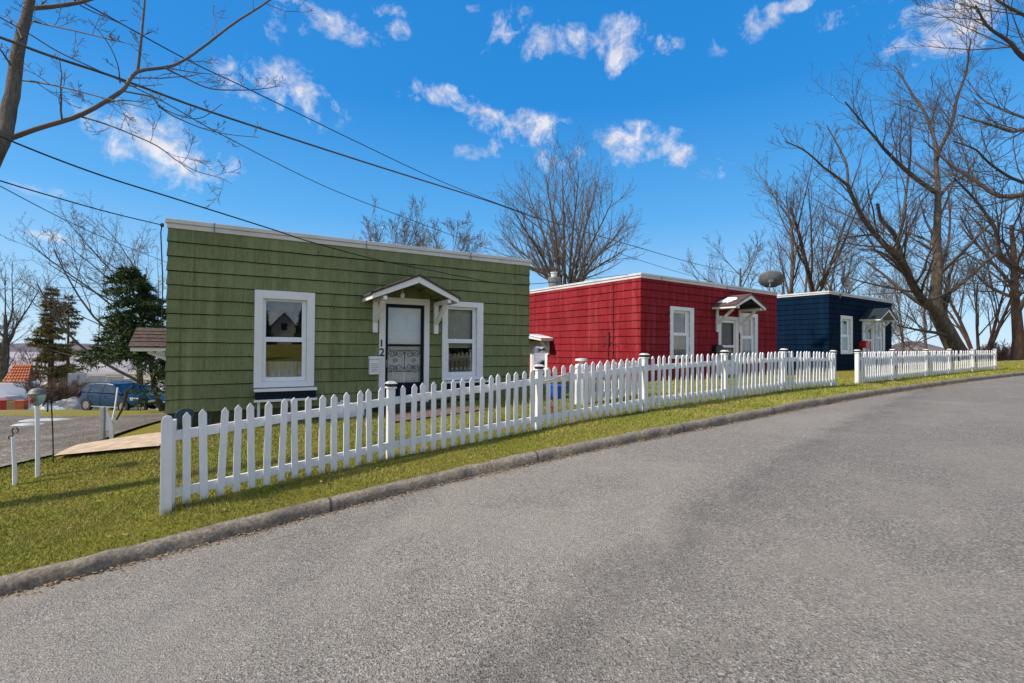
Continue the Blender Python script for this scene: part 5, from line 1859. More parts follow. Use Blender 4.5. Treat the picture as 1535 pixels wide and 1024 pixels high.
# rubble stones along the wall foot
for k_, (px, py, sz, lab) in enumerate([(350, 636, .17, 'pale flat stone at the wall foot under the left window of the green house'), (334, 642, .12, 'tan broken brick on the ground left of the pale flat stone'),
                                        (303, 641, .13, 'brown brick lying under the green pipe rail')]):
    p = on_lawn(px, py)
    rng_ = np.random.default_rng(80 + k_)
    V, F = [], []
    bm = bmesh.new(); bmesh.ops.create_icosphere(bm, subdivisions=2, radius=1.0)
    for v in bm.verts:
        n_ = Vector(rng_.normal(0, .09, 3)); v.co = Vector(((v.co.x + n_.x) * sz * 1.6, (v.co.y + n_.y) * sz, (max(-.4, v.co.z) + n_.z) * sz * .75))
    me = bpy.data.meshes.new('stone'); bm.to_mesh(me); bm.free(); me.materials.append(MAT['stone' if k_ == 0 else ('orange' if k_ == 1 else 'brown_wood')])
    o = bpy.data.objects.new('stone', me); COL.objects.link(o); o.location = p + Vector((0, 0, .03)); o.rotation_euler.z = k_ * 1.1
    props(o, lab, 'stone')
# white shallow cover leaning by the wall between window box and door
s0 = Hg.pt(513, 610)[0]
p = beside(Hg, s0, .30)
t = empty('cellar_hatch', p, Hg.a, 'white low peaked hatch cover against the green house between the left window and the door', 'hatch')
zt_ = up_at(p, 513, 603.5); zl_ = up_at(p, 495, 612)
m = MB(); m.prism([(-.42, 0), (-.42, zl_ - .06), (-.08, zt_ - .01), (.10, zt_), (.34, zl_), (.34, 0)], -.02, .26); m.build('cover', MAT['vinyl'], t, bevel=.01)
m = MB(); m.tube([(-.06, .1, zt_ - .01), (-.06, .1, zt_ + .02), (.06, .1, zt_ + .025), (.06, .1, zt_)], .012, 6); m.build('handle', MAT['vinyl'], t)
# door step and brick walk
s0 = Hg.pt(606, 610)[0]
p = beside(Hg, s0, .30)
t = empty('door_step', p, Hg.a, 'dark green wooden step below the navy storm door', 'step')
zs = EYE + GB - p.z + (-.055)
m = MB(); m.box(-.55, .55, -.28, .25, -.1, max(.06, zs)); m.build('riser', MAT['green_base'], t, bevel=.006)
m = MB(); m.box(-.57, .57, -.30, .25, max(.06, zs) + .002, max(.06, zs) + .032); m.build('tread', MAT['green_base'], t, bevel=.006)
a_, b_ = beside(Hg, s0 - .55, .60), beside(Hg, s0 + .75, .60)
c_, d_ = beside(Hg, s0 + 1.2, 1.35), beside(Hg, s0 - .65, 1.35)
drape('path', [(a_.x, a_.y), (b_.x, b_.y), (c_.x, c_.y), (d_.x, d_.y)], MAT['walk'], .03, 14, 10)

# ================================================================== between the green and red houses
p = at(834, 597, 13.5); p.z = gz(p.x, p.y)
p = on_lawn(834, 597)
t = empty('plastic_bin', p, Hr.a, 'bright blue plastic bin seen through the fence between the green and red houses', 'bin')
h = up_at(p, 834, 577.5); w = 19 / FPX * p.y
m = MB(); m.hexa([(-w / 2 * .9, -.18, 0), (w / 2 * .9, -.18, 0), (w / 2 * .9, .18, 0), (-w / 2 * .9, .18, 0), (-w / 2, -.2, h), (w / 2, -.2, h), (w / 2, .2, h), (-w / 2, .2, h)]); m.build('body', MAT['blue_plastic'], t, bevel=.02)
m = MB(); m.box(-w / 2 - .015, w / 2 + .015, -.215, .215, h - .03, h + .01); m.build('rim', MAT['blue_plastic'], t, bevel=.008)
p = on_lawn(828, 623)
t = empty('clay_pot', p, 0, 'small orange clay pot on the grass just behind the fence near the blue bin', 'pot')
m = MB(); m.lathe([(.06, 0), (.085, .16), (.10, .165), (.10, .20), (.08, .20), (.07, .12)], (0, 0, 0), 16); m.build('pot', MAT['orange'], t)
# white standpipe with mushroom cap
p = on_lawn(871, 606)
t = empty('vent_pipe', p, 0, 'white cylindrical pipe with a mushroom cap behind the fence in front of the red wall', 'pipe')
h = up_at(p, 871, 546); hc = up_at(p, 871, 537)
m = MB(); m.lathe([(.125, 0), (.125, h - .04), (.11, h), (.03, h + .01)], (0, 0, 0), 18); m.build('pipe', MAT['fence'], t)
m = MB(); m.lathe([(.035, h), (.035, hc - .06), (.12, hc - .05), (.11, hc - .01), (.03, hc)], (0, 0, 0), 16); m.build('cap', MAT['fascia'], t)
# rope lying over the top rail
a_, _ = fence_at_px(816); b_, _ = fence_at_px(846)
ra, rb2 = at(816, 571, a_.y - .035), at(846, 563, b_.y - .035)
m = MB(); m.tube([tuple(ra), tuple(ra.lerp(rb2, .3) + Vector((0, .0, -.012))), tuple(ra.lerp(rb2, .7)), tuple(rb2), tuple(at(866, 551, b_.y + .5)), tuple(at(871, 545, on_lawn(871, 606).y - .125))], .009, 6)
props(m.build('rope', MAT['rope'], None, smooth=True), 'tan rope tied from the fence rail to the white capped pipe', 'rope')

# low white garden fence standing by the red wall
def low_fence():
    a = on_lawn(884, 606); b = on_lawn(958, 592)
    root = empty('picket_fence', a, 0, 'low older white picket fence along the side wall of the red house', 'fence', 'white picket fences')
    d = b - a; L = math.hypot(d.x, d.y); ang = math.atan2(d.y, d.x)
    n = 15
    pm = picket_mesh(up_at(a, 884, 549), .07)
    me = None
    for k_ in range(n):
        q = a + d * (k_ / (n - 1)); q.z = gz(q.x, q.y)
        if me is None:
            o = pm.build('picket', MAT['fence'], root); me = o.data
        else:
            o = bpy.data.objects.new('picket', me); COL.objects.link(o); o.parent = root
        o.location = q - a + Vector((0, 0, .02)); o.rotation_euler = (0, 0, ang)
    for f in (.25, .72):
        m = MB(); h = up_at(a, 884, 549) * f
        e = d.copy(); e.z = gz(b.x, b.y) - a.z
        m.beam((0, .03, h), tuple(e + Vector((0, .03, h))), .03, .07); m.build('rail', MAT['fence'], root)


low_fence()

# ================================================================== cars beyond the driveway
def car_paint(name, c):
    k = NT(name)
    k.col(c); k.b.inputs['Coat Weight'].default_value = .3; k.b.inputs['Coat Roughness'].default_value = .06
    return k.set(.4, .1, .3)


MAT['car_blue'] = car_paint('blue_car_paint', (.004, .034, .085)); MAT['car_blue2'] = car_paint('bright_blue_car_paint', (.006, .045, .16))
MAT['tyre'] = plain('tyre_rubber', (.012, .012, .012), .8, var=.2); MAT['rim'] = plain('alloy_rim', (.55, .56, .58), .3, .6, var=.1)
MAT['car_glass'] = glass('car_glass', .08, (.25, .3, .3))
MAT['lens_red'] = plain('red_lens', (.45, .015, .02), .2, var=.1); MAT['lens_white'] = plain('clear_lens', (.75, .75, .72), .12, var=.05)
MAT['lens_amber'] = plain('amber_lens', (.6, .2, .03), .2, var=.1)
MAT['seat_dark'] = plain('dark_car_cabin', (.02, .02, .022), .9, var=.2)


def car(label, loc, rz, paint, group='blue cars parked beyond the driveway'):
    """Tall hatchback, nose towards local +x. Body is one loft of cross-sections; glass, wheels, lamps are parts."""
    t = empty('parked_car', loc, rz, label, 'car', group)
    # stations: x, half width, sill z, belt z, roof z (or None), roof half width
    st = [(-2.12, .62, .42, .78, None), (-2.05, .74, .30, .96, None), (-1.85, .84, .24, 1.02, None), (-1.3, .87, .22, 1.02, None), (-.4, .88, .21, 1.00, None), (.5, .88, .21, .98, None),
          (1.05, .87, .22, .96, None), (1.55, .83, .24, .86, None), (1.95, .74, .28, .76, None), (2.14, .58, .36, .62, None)]
    V, F = [], []
    prof = []
    for x, w, s, b, _ in st:
        ring = [(-w * .80, s), (-w * .97, s + .10), (-w, (s + b) / 2), (-w * .955, b - .06), (-w * .84, b), (0, b + .035), (w * .84, b), (w * .955, b - .06), (w, (s + b) / 2), (w * .97, s + .10), (w * .80, s)]
        prof.append([(x, y, z) for y, z in ring])
    k = len(prof[0])
    for r in prof: V += r
    for i in range(len(prof) - 1):
        for j in range(k - 1): F.append((i * k + j, i * k + j + 1, (i + 1) * k + j + 1, (i + 1) * k + j))
        F.append((i * k + k - 1, i * k, (i + 1) * k, (i + 1) * k + k - 1))
    m = MB(); m.v = V; m.f = F + [tuple(range(k)), tuple(range(len(V) - k, len(V)))][0:2]; m.m = [0] * len(m.f); m.t = [.5] * len(m.f)
    body = m.build('body', paint, t, smooth=True)
    e = body.modifiers.new('e', 'EDGE_SPLIT'); e.split_angle = math.radians(42)
    # cabin: pillars and roof
    cab = [(-1.98, 1.00), (-1.62, 1.44), (-1.0, 1.52), (-.2, 1.53), (.28, 1.47), (1.12, .98)]
    wr = .64
    m = MB()
    roof = [(x, z) for x, z in cab[1:-1]]
    for (x0, z0), (x1, z1) in zip(roof[:-1], roof[1:]):
        m.hexa([(x0, -wr, z0 - .05), (x1, -wr, z1 - .05), (x1, wr, z1 - .05), (x0, wr, z0 - .05), (x0, -wr * .93, z0 + .01), (x1, -wr * .93, z1 + .01), (x1, wr * .93, z1 + .01), (x0, wr * .93, z0 + .01)])
    for sy in (-1, 1):
        for (xa, za), (xb, zb), w in [(cab[0], cab[1], .11), ((-1.30, 1.0), (-1.18, 1.48), .07), ((-.32, .99), (-.28, 1.50), .06), (cab[5], cab[4], .06)]:
            m.beam((xa, sy * .80, za), (xb, sy * wr * .98, zb - .02), w, .05, up=(0, 1, 0))
    m.build('roof', paint, t, bevel=.015)
    g = MB()
    for sy in (-1, 1):
        for a, b in (((-1.86, 1.06, -1.58, 1.42), (-1.30, 1.46, -1.30, 1.03)), ((-1.25, 1.03, -1.18, 1.46), (-.30, 1.48, -.34, 1.02)), ((-.28, 1.02, -.25, 1.48), (.26, 1.43, .98, 1.00))):
            q = [(a[0], a[1]), (b[2], b[3]), (b[0], b[1]), (a[2], a[3])]
            P_ = [(x, sy * (.80 - (z - 1.0) / .5 * .165), z) for x, z in q]
            g.face(P_)
    g.face([(cab[5][0], -.74, .98), (cab[5][0], .74, .98), (.32, wr * .92, 1.45), (.32, -wr * .92, 1.45)])
    g.face([(cab[0][0], -.70, 1.02), (cab[0][0], .70, 1.02), (-1.62, wr * .9, 1.42), (-1.62, -wr * .9, 1.42)])
    g.build('car_window', MAT['car_glass'], t)
    c = MB(); c.box(-1.5, .6, -.6, .6, .7, 1.02)
    for x in (-.75, .15):
        for y in (-.34, .34): c.box(x - .08, x + .08, y - .22, y + .22, 1.0, 1.34)
    c.build('cabin', MAT['seat_dark'], t, bevel=.04)
    for x in (-1.32, 1.30):
        for sy in (-1, 1):
            m = MB(); m.lathe([(.20, -.09), (.30, -.10), (.325, -.07), (.325, .07), (.30, .10), (.20, .09)], (x, sy * .79, .325), 26, axis='Y'); w = m.build('wheel', MAT['tyre'], t, smooth=False)
            m = MB(); yy = sy * .885
            m.lathe([(.20, -.01), (.205, .01), (.17, .015), (.16, -.01)], (x, yy, .325), 24, axis='Y')
            for q in range(5):
                a = q * 2 * math.pi / 5 + .3
                m.beam((x, yy, .325), (x + .185 * math.cos(a), yy, .325 + .185 * math.sin(a)), .05, .02, up=(0, 1, 0))
            m.lathe([(.05, -.015), (.05, .012), (.02, .016)], (x, yy, .325), 12, axis='Y')
            m.build('rim', MAT['rim'], w)
            m = MB()
            m.lathe([(.335, -.012), (.36, -.012), (.36, .0), (.335, .0)], (x, sy * .872, .335), 26, axis='Y')
            m.build('wheel_arch', MAT['seat_dark'], t)
    for sy in (-1, 1):
        m = MB(); m.hexa([(-2.10, sy * .60, .78), (-1.90, sy * .86, .78), (-1.86, sy * .85, .98), (-2.05, sy * .62, .98), (-2.06, sy * .60, 1.16), (-1.90, sy * .80, 1.16), (-1.88, sy * .72, 1.18), (-2.0, sy * .58, 1.18)]); m.build('tail_light', MAT['lens_red'], t, bevel=.01)
        m = MB(); m.hexa([(1.72, sy * .80, .66), (2.09, sy * .58, .60), (2.06, sy * .50, .62), (1.70, sy * .70, .68), (1.68, sy * .80, .80), (1.99, sy * .62, .76), (1.95, sy * .52, .78), (1.66, sy * .70, .82)]); m.build('headlight', MAT['lens_white'], t, bevel=.01)
        m = MB(); m.box(.86, 1.02, min(sy * .86, sy * 1.02), max(sy * .86, sy * 1.02), 1.0, 1.12); m.build('mirror', paint, t, bevel=.03)
        m = MB()
        for x in (-1.22, -.31, .82): m.box(x - .005, x + .005, min(sy * .884, sy * .87), max(sy * .884, sy * .87), .32, .97)
        m.build('door_seam', MAT['black'], t)
        m = MB()
        for x in (-1.02, -.10): m.box(x, x + .17, min(sy * .87, sy * .90), max(sy * .87, sy * .90), .83, .86)
        m.build('door_handle', paint, t)
        m = MB(); m.beam((-1.0, sy * .86, .27), (1.0, sy * .86, .27), .03, .05); m.build('sill_strip', MAT['rim'], t)
        m = MB(); m.beam((-1.55, sy * .55, 1.56), (.1, sy * .55, 1.57), .03, .03); m.build('roof_rail', MAT['black'], t)
    m = MB(); m.box(2.08, 2.17, -.45, .45, .36, .50); m.build('bumper', MAT['seat_dark'], t, bevel=.02)
    m = MB(); m.box(2.10, 2.16, -.25, .25, .52, .62); m.build('number_plate', MAT['lens_white'], t)
    return t


YC = 27.0
c0 = at(181, 613, YC); c0.z = gz(c0.x, c0.y) + .01
car('dark blue hatchback parked side-on beyond the driveway', c0, math.radians(-14), MAT['car_blue'])
c1 = at(209, 606, YC + 3.2); c1.z = gz(c1.x, c1.y) + .01
car('brighter blue car parked behind the dark hatchback, half hidden by the spruce', c1, math.radians(-14), MAT['car_blue2'])

# ================================================================== beyond the driveway: wall, shelter, bins
def block_wall():
    a, b = at(101, 592, 37), at(212, 590, 40)
    a.z = gz(a.x, a.y) - .1; b.z = gz(b.x, b.y) - .1
    d = b - a; L = math.hypot(d.x, d.y); ang = math.atan2(d.y, d.x)
    t = empty('block_wall', a, ang, 'long white-washed block wall behind the blue cars', 'wall')
    h = up_at(a, 110, 560)
    for i in range(4):
        m = MB(); m.box(L * i / 4 + .01, L * (i + 1) / 4 - .01, 0, .2, -.4, h * (1 - .07 * (i % 2) - .10 * (i > 1))); m.build('wall_panel', MAT['fascia'], t, bevel=.01)
        m = MB(); m.box(L * i / 4 + .02, L * (i + 1) / 4 - .02, -.03, .0, h * .45, h * .49); m.build('ledge', MAT['stone'], t)
    return t


block_wall()


def tile_mat():
    k = NT('orange_roof_tiles')
    br = k.n('TexBrick'); br.inputs['Scale'].default_value = 3.0; br.inputs['Mortar Size'].default_value = .06
    br.inputs['Color1'].default_value = (.55, .17, .05, 1); br.inputs['Color2'].default_value = (.32, .085, .03, 1); br.inputs['Mortar'].default_value = (.035, .015, .01, 1)
    k.l(k.coord(), br.inputs['Vector']); k.col(br.outputs['Color'])
    return k.set(.7)


def shelter():
    p = at(33, 603, 33); p.z = gz(p.x, p.y)
    t = empty('tarp_shelter', p, math.radians(20), 'white tarp shelter with a small orange tiled roof at the left edge', 'shelter')
    h = up_at(p, 30, 572); w = 1.15
    m = MB()
    m.hexa([(-w, -.9, 0), (w * .9, -.9, 0), (w * .9, .9, 0), (-w, .9, 0), (-w, -.7, h), (w * .45, -.7, h * .98), (w * .45, .8, h * .98), (-w, .8, h)])
    m.build('tarp', MAT['vinyl'], t, bevel=.06)
    m = MB(); m.beam((w * .45, -.76, h * .98), (w * .92, -.96, .1), .06, .06); m.build('pole', MAT['brown_wood'], t)
    m = MB(); m.beam((-w, -.74, h + .02), (w * .45, -.74, h * .98 + .02), .05, .05); m.build('ridge_pole', MAT['galv'], t)
    hp = up_at(p, 33, 547)
    rows = 6; m = MB()
    for i in range(rows):
        f0, f1 = i / rows, (i + 1) / rows
        y0, y1 = -.95 + .85 * f0, -.95 + .85 * f1 + .05
        z0, z1 = h + .02 + (hp - h) * f0 + .02, h + .02 + (hp - h) * f1
        n = 8
        for j in range(n):
            xa = -.62 + .18 * f0 + (1.36 - .40 * f0) * j / n; xb = xa + (1.36 - .40 * f0) / n * .86
            m.hexa([(xa, y0, z0), (xb, y0, z0), (xb, y1, z1), (xa, y1, z1), (xa + .02, y0, z0 + .05), (xb - .02, y0, z0 + .05), (xb - .02, y1, z1 + .03), (xa + .02, y1, z1 + .03)], t=random.Random(i * 9 + j).random())
    m.build('tiled_roof', MAT['orange'], t)
    m = MB(); m.prism([(-.66, h), (.76, h), (.50, hp), (-.45, hp)], -.08, .0); m.build('gable', MAT['brown_wood'], t)
    return t


shelter()
for px, py, top, w, mk, nm, lab, cat in [(32, 612, 598, .50, 'orange', 'storage_bin', 'orange-red bin in front of the white tarp shelter', 'bin'), (3, 614, 598.5, .62, 'red_plastic', 'storage_bin', 'red bin at the left edge of the photo', 'bin'),
                                         (20, 609, 595, .45, 'cardboard', 'storage_box', 'tan cardboard box beside the orange-red bin', 'box')]:
    p = at(px, py, 30.0); p.z = gz(p.x, p.y)
    t = empty(nm, p, .3, lab, cat)
    h = max(.4, (py - top) / FPX * 30.0)
    m = MB(); m.hexa([(-w * .45, -w * .4, 0), (w * .45, -w * .4, 0), (w * .45, w * .4, 0), (-w * .45, w * .4, 0), (-w / 2, -w * .45, h), (w / 2, -w * .45, h), (w / 2, w * .45, h), (-w / 2, w * .45, h)]); m.build('body', MAT[mk], t, bevel=.02)
    m = MB()
    if cat == 'box':
        m.hexa([(-w / 2, -w * .45, h + .002), (w / 2, -w * .45, h + .002), (w / 2, -w * .7, h + .12), (-w / 2, -w * .7, h + .12), (-w / 2, -w * .45, h + .012), (w / 2, -w * .45, h + .012), (w / 2, -w * .7, h + .13), (-w / 2, -w * .7, h + .13)]); m.build('flap', MAT[mk], t)
    else:
        m.box(-w / 2 - .03, w / 2 + .03, -w * .45 - .03, w * .45 + .03, h + .002, h + .05); m.build('lid', MAT[mk], t, bevel=.01)
# silver trailer tongue / covered utility trailer at the very edge
p = at(2, 603, 31.5); p.z = gz(p.x, p.y)
t = empty('covered_trailer', p, .1, 'small pale covered trailer behind the red bin at the left edge', 'trailer')
m = MB(); m.prism([(-1.4, .45), (1.0, .45), (1.05, .75), (.7, 1.05), (-1.4, 1.15)], -.6, .6); m.build('cover', MAT['grey_paint'], t, bevel=.06)
for y in (-.62, .62):
    m = MB(); m.lathe([(.15, -.06), (.27, -.06), (.27, .06), (.15, .06)], (0, y, .27), 18, axis='Y'); m.build('wheel', MAT['tyre'], t)

# old snow heaps
for k_, (px, py, w, h, lab) in enumerate([(82, 607, 1.5, .55, 'dirty snow heap below the brown shrub'), (108, 604, .9, .75, 'smaller grey snow heap left of the blue car')]):
    p = at(px, py, 31.0); p.z = gz(p.x, p.y)
    rng_ = np.random.default_rng(90 + k_)
    bm = bmesh.new(); bmesh.ops.create_icosphere(bm, subdivisions=3, radius=1.0)
    for v in bm.verts:
        f = 1 + .18 * math.sin(v.co.x * 5 + k_) * math.sin(v.co.y * 4 + 1) + rng_.normal(0, .03)
        v.co = Vector((v.co.x * w * f, v.co.y * w * .7 * f, max(-.1, v.co.z) * h * f))
    me = bpy.data.meshes.new('snow_heap'); bm.to_mesh(me); bm.free(); me.materials.append(MAT['snow' if k_ == 0 else 'stone'])
    me.polygons.foreach_set('use_smooth', [True] * len(me.polygons))
    o = bpy.data.objects.new('snow_heap', me); COL.objects.link(o); o.location = p
    props(o, lab, 'snow')
# thin snow / ice left on the drive
for k_, (px, py, w, l, rz, lab) in enumerate([(63, 633, .55, .22, .6, 'larger thin patch of old snow on the gravel drive behind the bird feeder'), (40, 640, .3, .12, .3, 'smaller thin patch of old snow on the gravel drive')]):
    p = on_lawn(px, py)
    V, F = [(0, 0, .05)], []
    n = 26; rng_ = np.random.default_rng(97 + k_)
    ph = rng_.uniform(0, 6, 3)
    for i in range(n):
        a = i / n * 2 * math.pi; rr = 1 + .3 * math.sin(2 * a + ph[0]) + .2 * math.sin(3 * a + ph[1]) + .12 * math.sin(7 * a + ph[2])
        x, y = math.cos(a) * w * rr, math.sin(a) * l * rr
        c_, s_ = math.cos(rz), math.sin(rz)
        X_, Y_ = x * c_ - y * s_, x * s_ + y * c_
        V.append((X_ * .6, Y_ * .6, gz(p.x + X_ * .6, p.y + Y_ * .6) - p.z + .085)); V.append((X_, Y_, gz(p.x + X_, p.y + Y_) - p.z + .04))
    V[0] = (0, 0, gz(p.x, p.y) - p.z + .095)
    for i in range(n):
        a, b = 1 + 2 * i, 1 + 2 * ((i + 1) % n)
        F += [(0, a, b, b), (a, a + 1, b + 1, b)]
    m = MB(); m.v = V; m.f = [tuple(dict.fromkeys(f)) for f in F]; m.m = [0] * len(F); m.t = [.5] * len(F)
    o = m.build('snow_patch', MAT['slush'], None, smooth=True); o.location = p
    props(o, lab, 'snow')

# ================================================================== far land
def hills(name, dist, amp, base, seed, c1, c2, zoff):
    rng = np.random.default_rng(seed)
    n = 260; a = np.linspace(-1.25, 1.25, n)
    x = np.sin(a) * dist; y = np.cos(a) * dist
    prof = sum(np.sin(a * f + rng.uniform(0, 6)) / f ** .8 for f in (3, 7, 13, 29, 61)) * amp
    rough = np.interp(np.arange(n), np.arange(0, n, 1), rng.normal(0, amp * .12, n))
    rows = [(0.86, 0.0), (0.90, .35), (0.95, .75), (1.0, 1.0), (1.12, .7), (1.4, 0.0)]
    V = []
    for k_, f in rows:
        V.append(np.stack([x * k_, y * k_, EYE + base + (zoff - base + prof + rough) * f], 1))
    V = np.concatenate(V)
    i = (np.arange(len(rows) - 1)[:, None] * n + np.arange(n - 1)[None]).ravel()
    k = NT(name + '_woods')
    v = k.coord((1, 1, 3)); f_ = k.noise(v, .05, 8, .7)
    k.col(k.ramp(f_, [(.35, c1), (.65, c2)])); k.set(1, 0, 0)
    o = mesh_np(name, V, np.stack([i, i + 1, i + n + 1, i + n], 1), k.mat, smooth=True)
    o['kind'] = 'structure'


hills('hills', 900, 3.2, -19, 3, (.12, .105, .12), (.20, .175, .195), 1.0)
hills('wooded_hills', 420, 2.0, -18, 9, (.26, .225, .23), (.42, .385, .39), -5.5)

# house roof below the rise behind the shorter fence
p = at(1368, 530, 60); p.z = gz(p.x, p.y)
t = empty('far_house', p, .35, 'grey-brown hipped roof of a house down the slope behind the shorter fence', 'house')
zr = up_at(p, 1362, 511.5); ze_ = up_at(p, 1362, 527)
m = MB(); a, b = 3.4, 3.0
m.face([(-a, -b, ze_), (a, -b, ze_), (a * .35, 0, zr), (-a * .35, 0, zr)]); m.face([(a, b, ze_), (-a, b, ze_), (-a * .35, 0, zr), (a * .35, 0, zr)])
m.face([(a, -b, ze_), (a, b, ze_), (a * .35, 0, zr)]); m.face([(-a, b, ze_), (-a, -b, ze_), (-a * .35, 0, zr)])
m.build('roof', plain('far_roof_shingle', (.16, .125, .115), .95, var=.25, scale=2, bump=.3), t)
m = MB(); m.box(-a + .3, a - .3, -b + .3, b - .3, -1, ze_ - .02); m.build('wall', MAT['stone'], t)

# what faces the cottages across the road (mirrored in their windows)
def across():
    # the spot that the left window of the green cottage mirrors towards the photographer
    r = ray(426, 478); nx, ny = Hg.nrm
    w = Hg.root.matrix_basis @ Vector((Hg.pt(426, 478)[0], 0, 0))
    dn = r.x * nx + r.y * ny
    q = Vector((r.x - 2 * dn * nx, r.y - 2 * dn * ny, 0)).normalized()
    bx_, by_ = w.x + q.x * 85, w.y + q.y * 85
    rz = math.atan2(q.y, q.x) - math.pi / 2
    z = EYE - 1.2
    t = empty('facing_house', (bx_, by_, z), rz, 'tan gabled house across the road, mirrored in the left window of the green cottage', 'house')
    m = MB(); m.box(-3, 3, -4, 4, -1, 3.0)
    m.prism([(-3, 3.002), (3, 3.002), (0, 6.6)], -4, 4); m.build('wall', plain('tan_siding', (.55, .45, .33), .8, var=.15), t)
    for s in (-1, 1):
        m = MB(); m.hexa([(0, -4.4, 6.65), (s * 3.5, -4.4, 2.5), (s * 3.5, 4.4, 2.5), (0, 4.4, 6.65), (0, -4.4, 6.9), (s * 3.5, -4.4, 2.75), (s * 3.5, 4.4, 2.75), (0, 4.4, 6.9)]); m.build('roof', MAT['shingle_brown'], t)
    for x, z0 in ((-1.6, .9), (1.4, .9), (0, 3.7)):
        m = MB(); m.box(x - .6, x + .6, -4.06, -4.0, z0, z0 + 1.5); w = m.build('window', MAT['trim'], t)
        m = MB(); m.box(x - .48, x + .48, -4.08, -4.062, z0 + .12, z0 + 1.38); m.build('pane', MAT['room'], w)


across()
# trees across the road, mirrored in the cottage windows
def opposite_trees():
    c, tt, nn = kerb_frame(np.array([-6.0, 0.5, 8.5, 14.0, 20.0]))
    fh = bpy.data.objects['facing_house']; R3 = fh.rotation_euler.to_matrix()
    labs = ['dark evergreen across the road at the far left of the tan house', 'dark evergreen beside the tan house across the road', 'dark evergreen on the other side of the tan house', 'broad evergreen across the road opposite the red cottage', 'broad evergreen across the road opposite the navy cottage']
    proto = None
    for i in range(5):
        n = -nn[i]
        d = 17 + 3 * (i % 2)
        x, y = c[i, 0] + n[0] * d, c[i, 1] + n[1] * d
        if i in (1, 2):
            q = fh.location + R3 @ Vector((-3.3 if i == 1 else 3.4, -14 - 4 * i, 0)); x, y = q.x, q.y
        rng = np.random.default_rng(120 + i)
        if proto is None:
            t = empty('evergreen_tree', (x, y, EYE - 1.2), 0, labs[i], 'tree', 'evergreens across the road')
            W_ = Wood(); W_.add([(0, 0, 0), (0, 0, 4), (0.1, 0, 9)], [.2, .15, .04], 8)
            W_.build('trunk', MAT['bark'], t)
            N = 9000
            zz = rng.uniform(.8, 9.5, N); rr = 2.4 * (1 - zz / 10) ** .8 * np.sqrt(rng.uniform(.15, 1, N)) + .1; aa = rng.uniform(0, 2 * np.pi, N)
            C = np.stack([rr * np.cos(aa), rr * np.sin(aa), zz - rr * .25], 1)
            e = rng.normal(0, .16, (N, 3, 3)); V = (C[:, None] + e).reshape(-1, 3)
            mesh_np('crown', V, np.arange(3 * N).reshape(-1, 3), MAT['needle'], t, tint=rng.uniform(0, 1, N))
            proto = t
        else:
            t = proto.copy(); COL.objects.link(t); t.location = (x, y, EYE - 1.2); t.rotation_euler.z = i * 1.3; t.scale = (1, 1, .8 + .12 * i)
            t['label'] = labs[i]
            for ch in list(proto.children):
                k = ch.copy(); COL.objects.link(k); k.parent = t


opposite_trees()
# ================================================================== sky and sun
SUN_AZ = (-0.95, -0.30); SUN_EL = math.radians(44)
ln = math.hypot(*SUN_AZ)
SD = Vector((SUN_AZ[0] / ln * math.cos(SUN_EL), SUN_AZ[1] / ln * math.cos(SUN_EL), math.sin(SUN_EL)))
sl = bpy.data.lights.new('sun', 'SUN'); sl.energy = 2.3; sl.angle = math.radians(3.0); sl.color = (1.0, 0.92, 0.80)
so = bpy.data.objects.new('sun', sl); COL.objects.link(so)
so.rotation_euler = SD.to_track_quat('Z', 'Y').to_euler(); so.location = SD * 60

W = bpy.data.worlds.new('World'); SC.world = W; W.use_nodes = True
nt = W.node_tree
bg = nt.nodes['Background']; wout = nt.nodes['World Output']


class WN(NT):
    def __init__(s): s.t = nt


w = WN()
sky = w.n('TexSky', sky_type='NISHITA'); sky.sun_disc = False
sky.sun_elevation = SUN_EL; sky.sun_rotation = math.atan2(SUN_AZ[0], SUN_AZ[1]) % (2 * math.pi)
sky.air_density = 1.0; sky.dust_density = 0.3; sky.ozone_density = 2.5; sky.altitude = 200
tc0 = w.n('TexCoord'); nz = w.n('VectorMath', operation='NORMALIZE'); w.l(tc0.outputs['Generated'], nz.inputs[0])
sz = w.n('SeparateXYZ'); w.l(nz.outputs[0], sz.inputs[0])
blue = w.ramp(sz.outputs['Z'], [(0.0, (1.25, 1.85, 2.45)), (0.10, (0.78, 1.55, 2.40)), (0.25, (0.20, 1.08, 2.30)), (0.45, (0.0, 0.68, 1.98)), (1.0, (0.0, 0.45, 1.6))])
skymix = w.mix(0.92, sky.outputs[0], blue)
tc = w.n('TexCoord'); dirv = tc.outputs['Generated']
nrmz = w.n('VectorMath', operation='NORMALIZE'); w.l(dirv, nrmz.inputs[0]); D = nrmz.outputs[0]
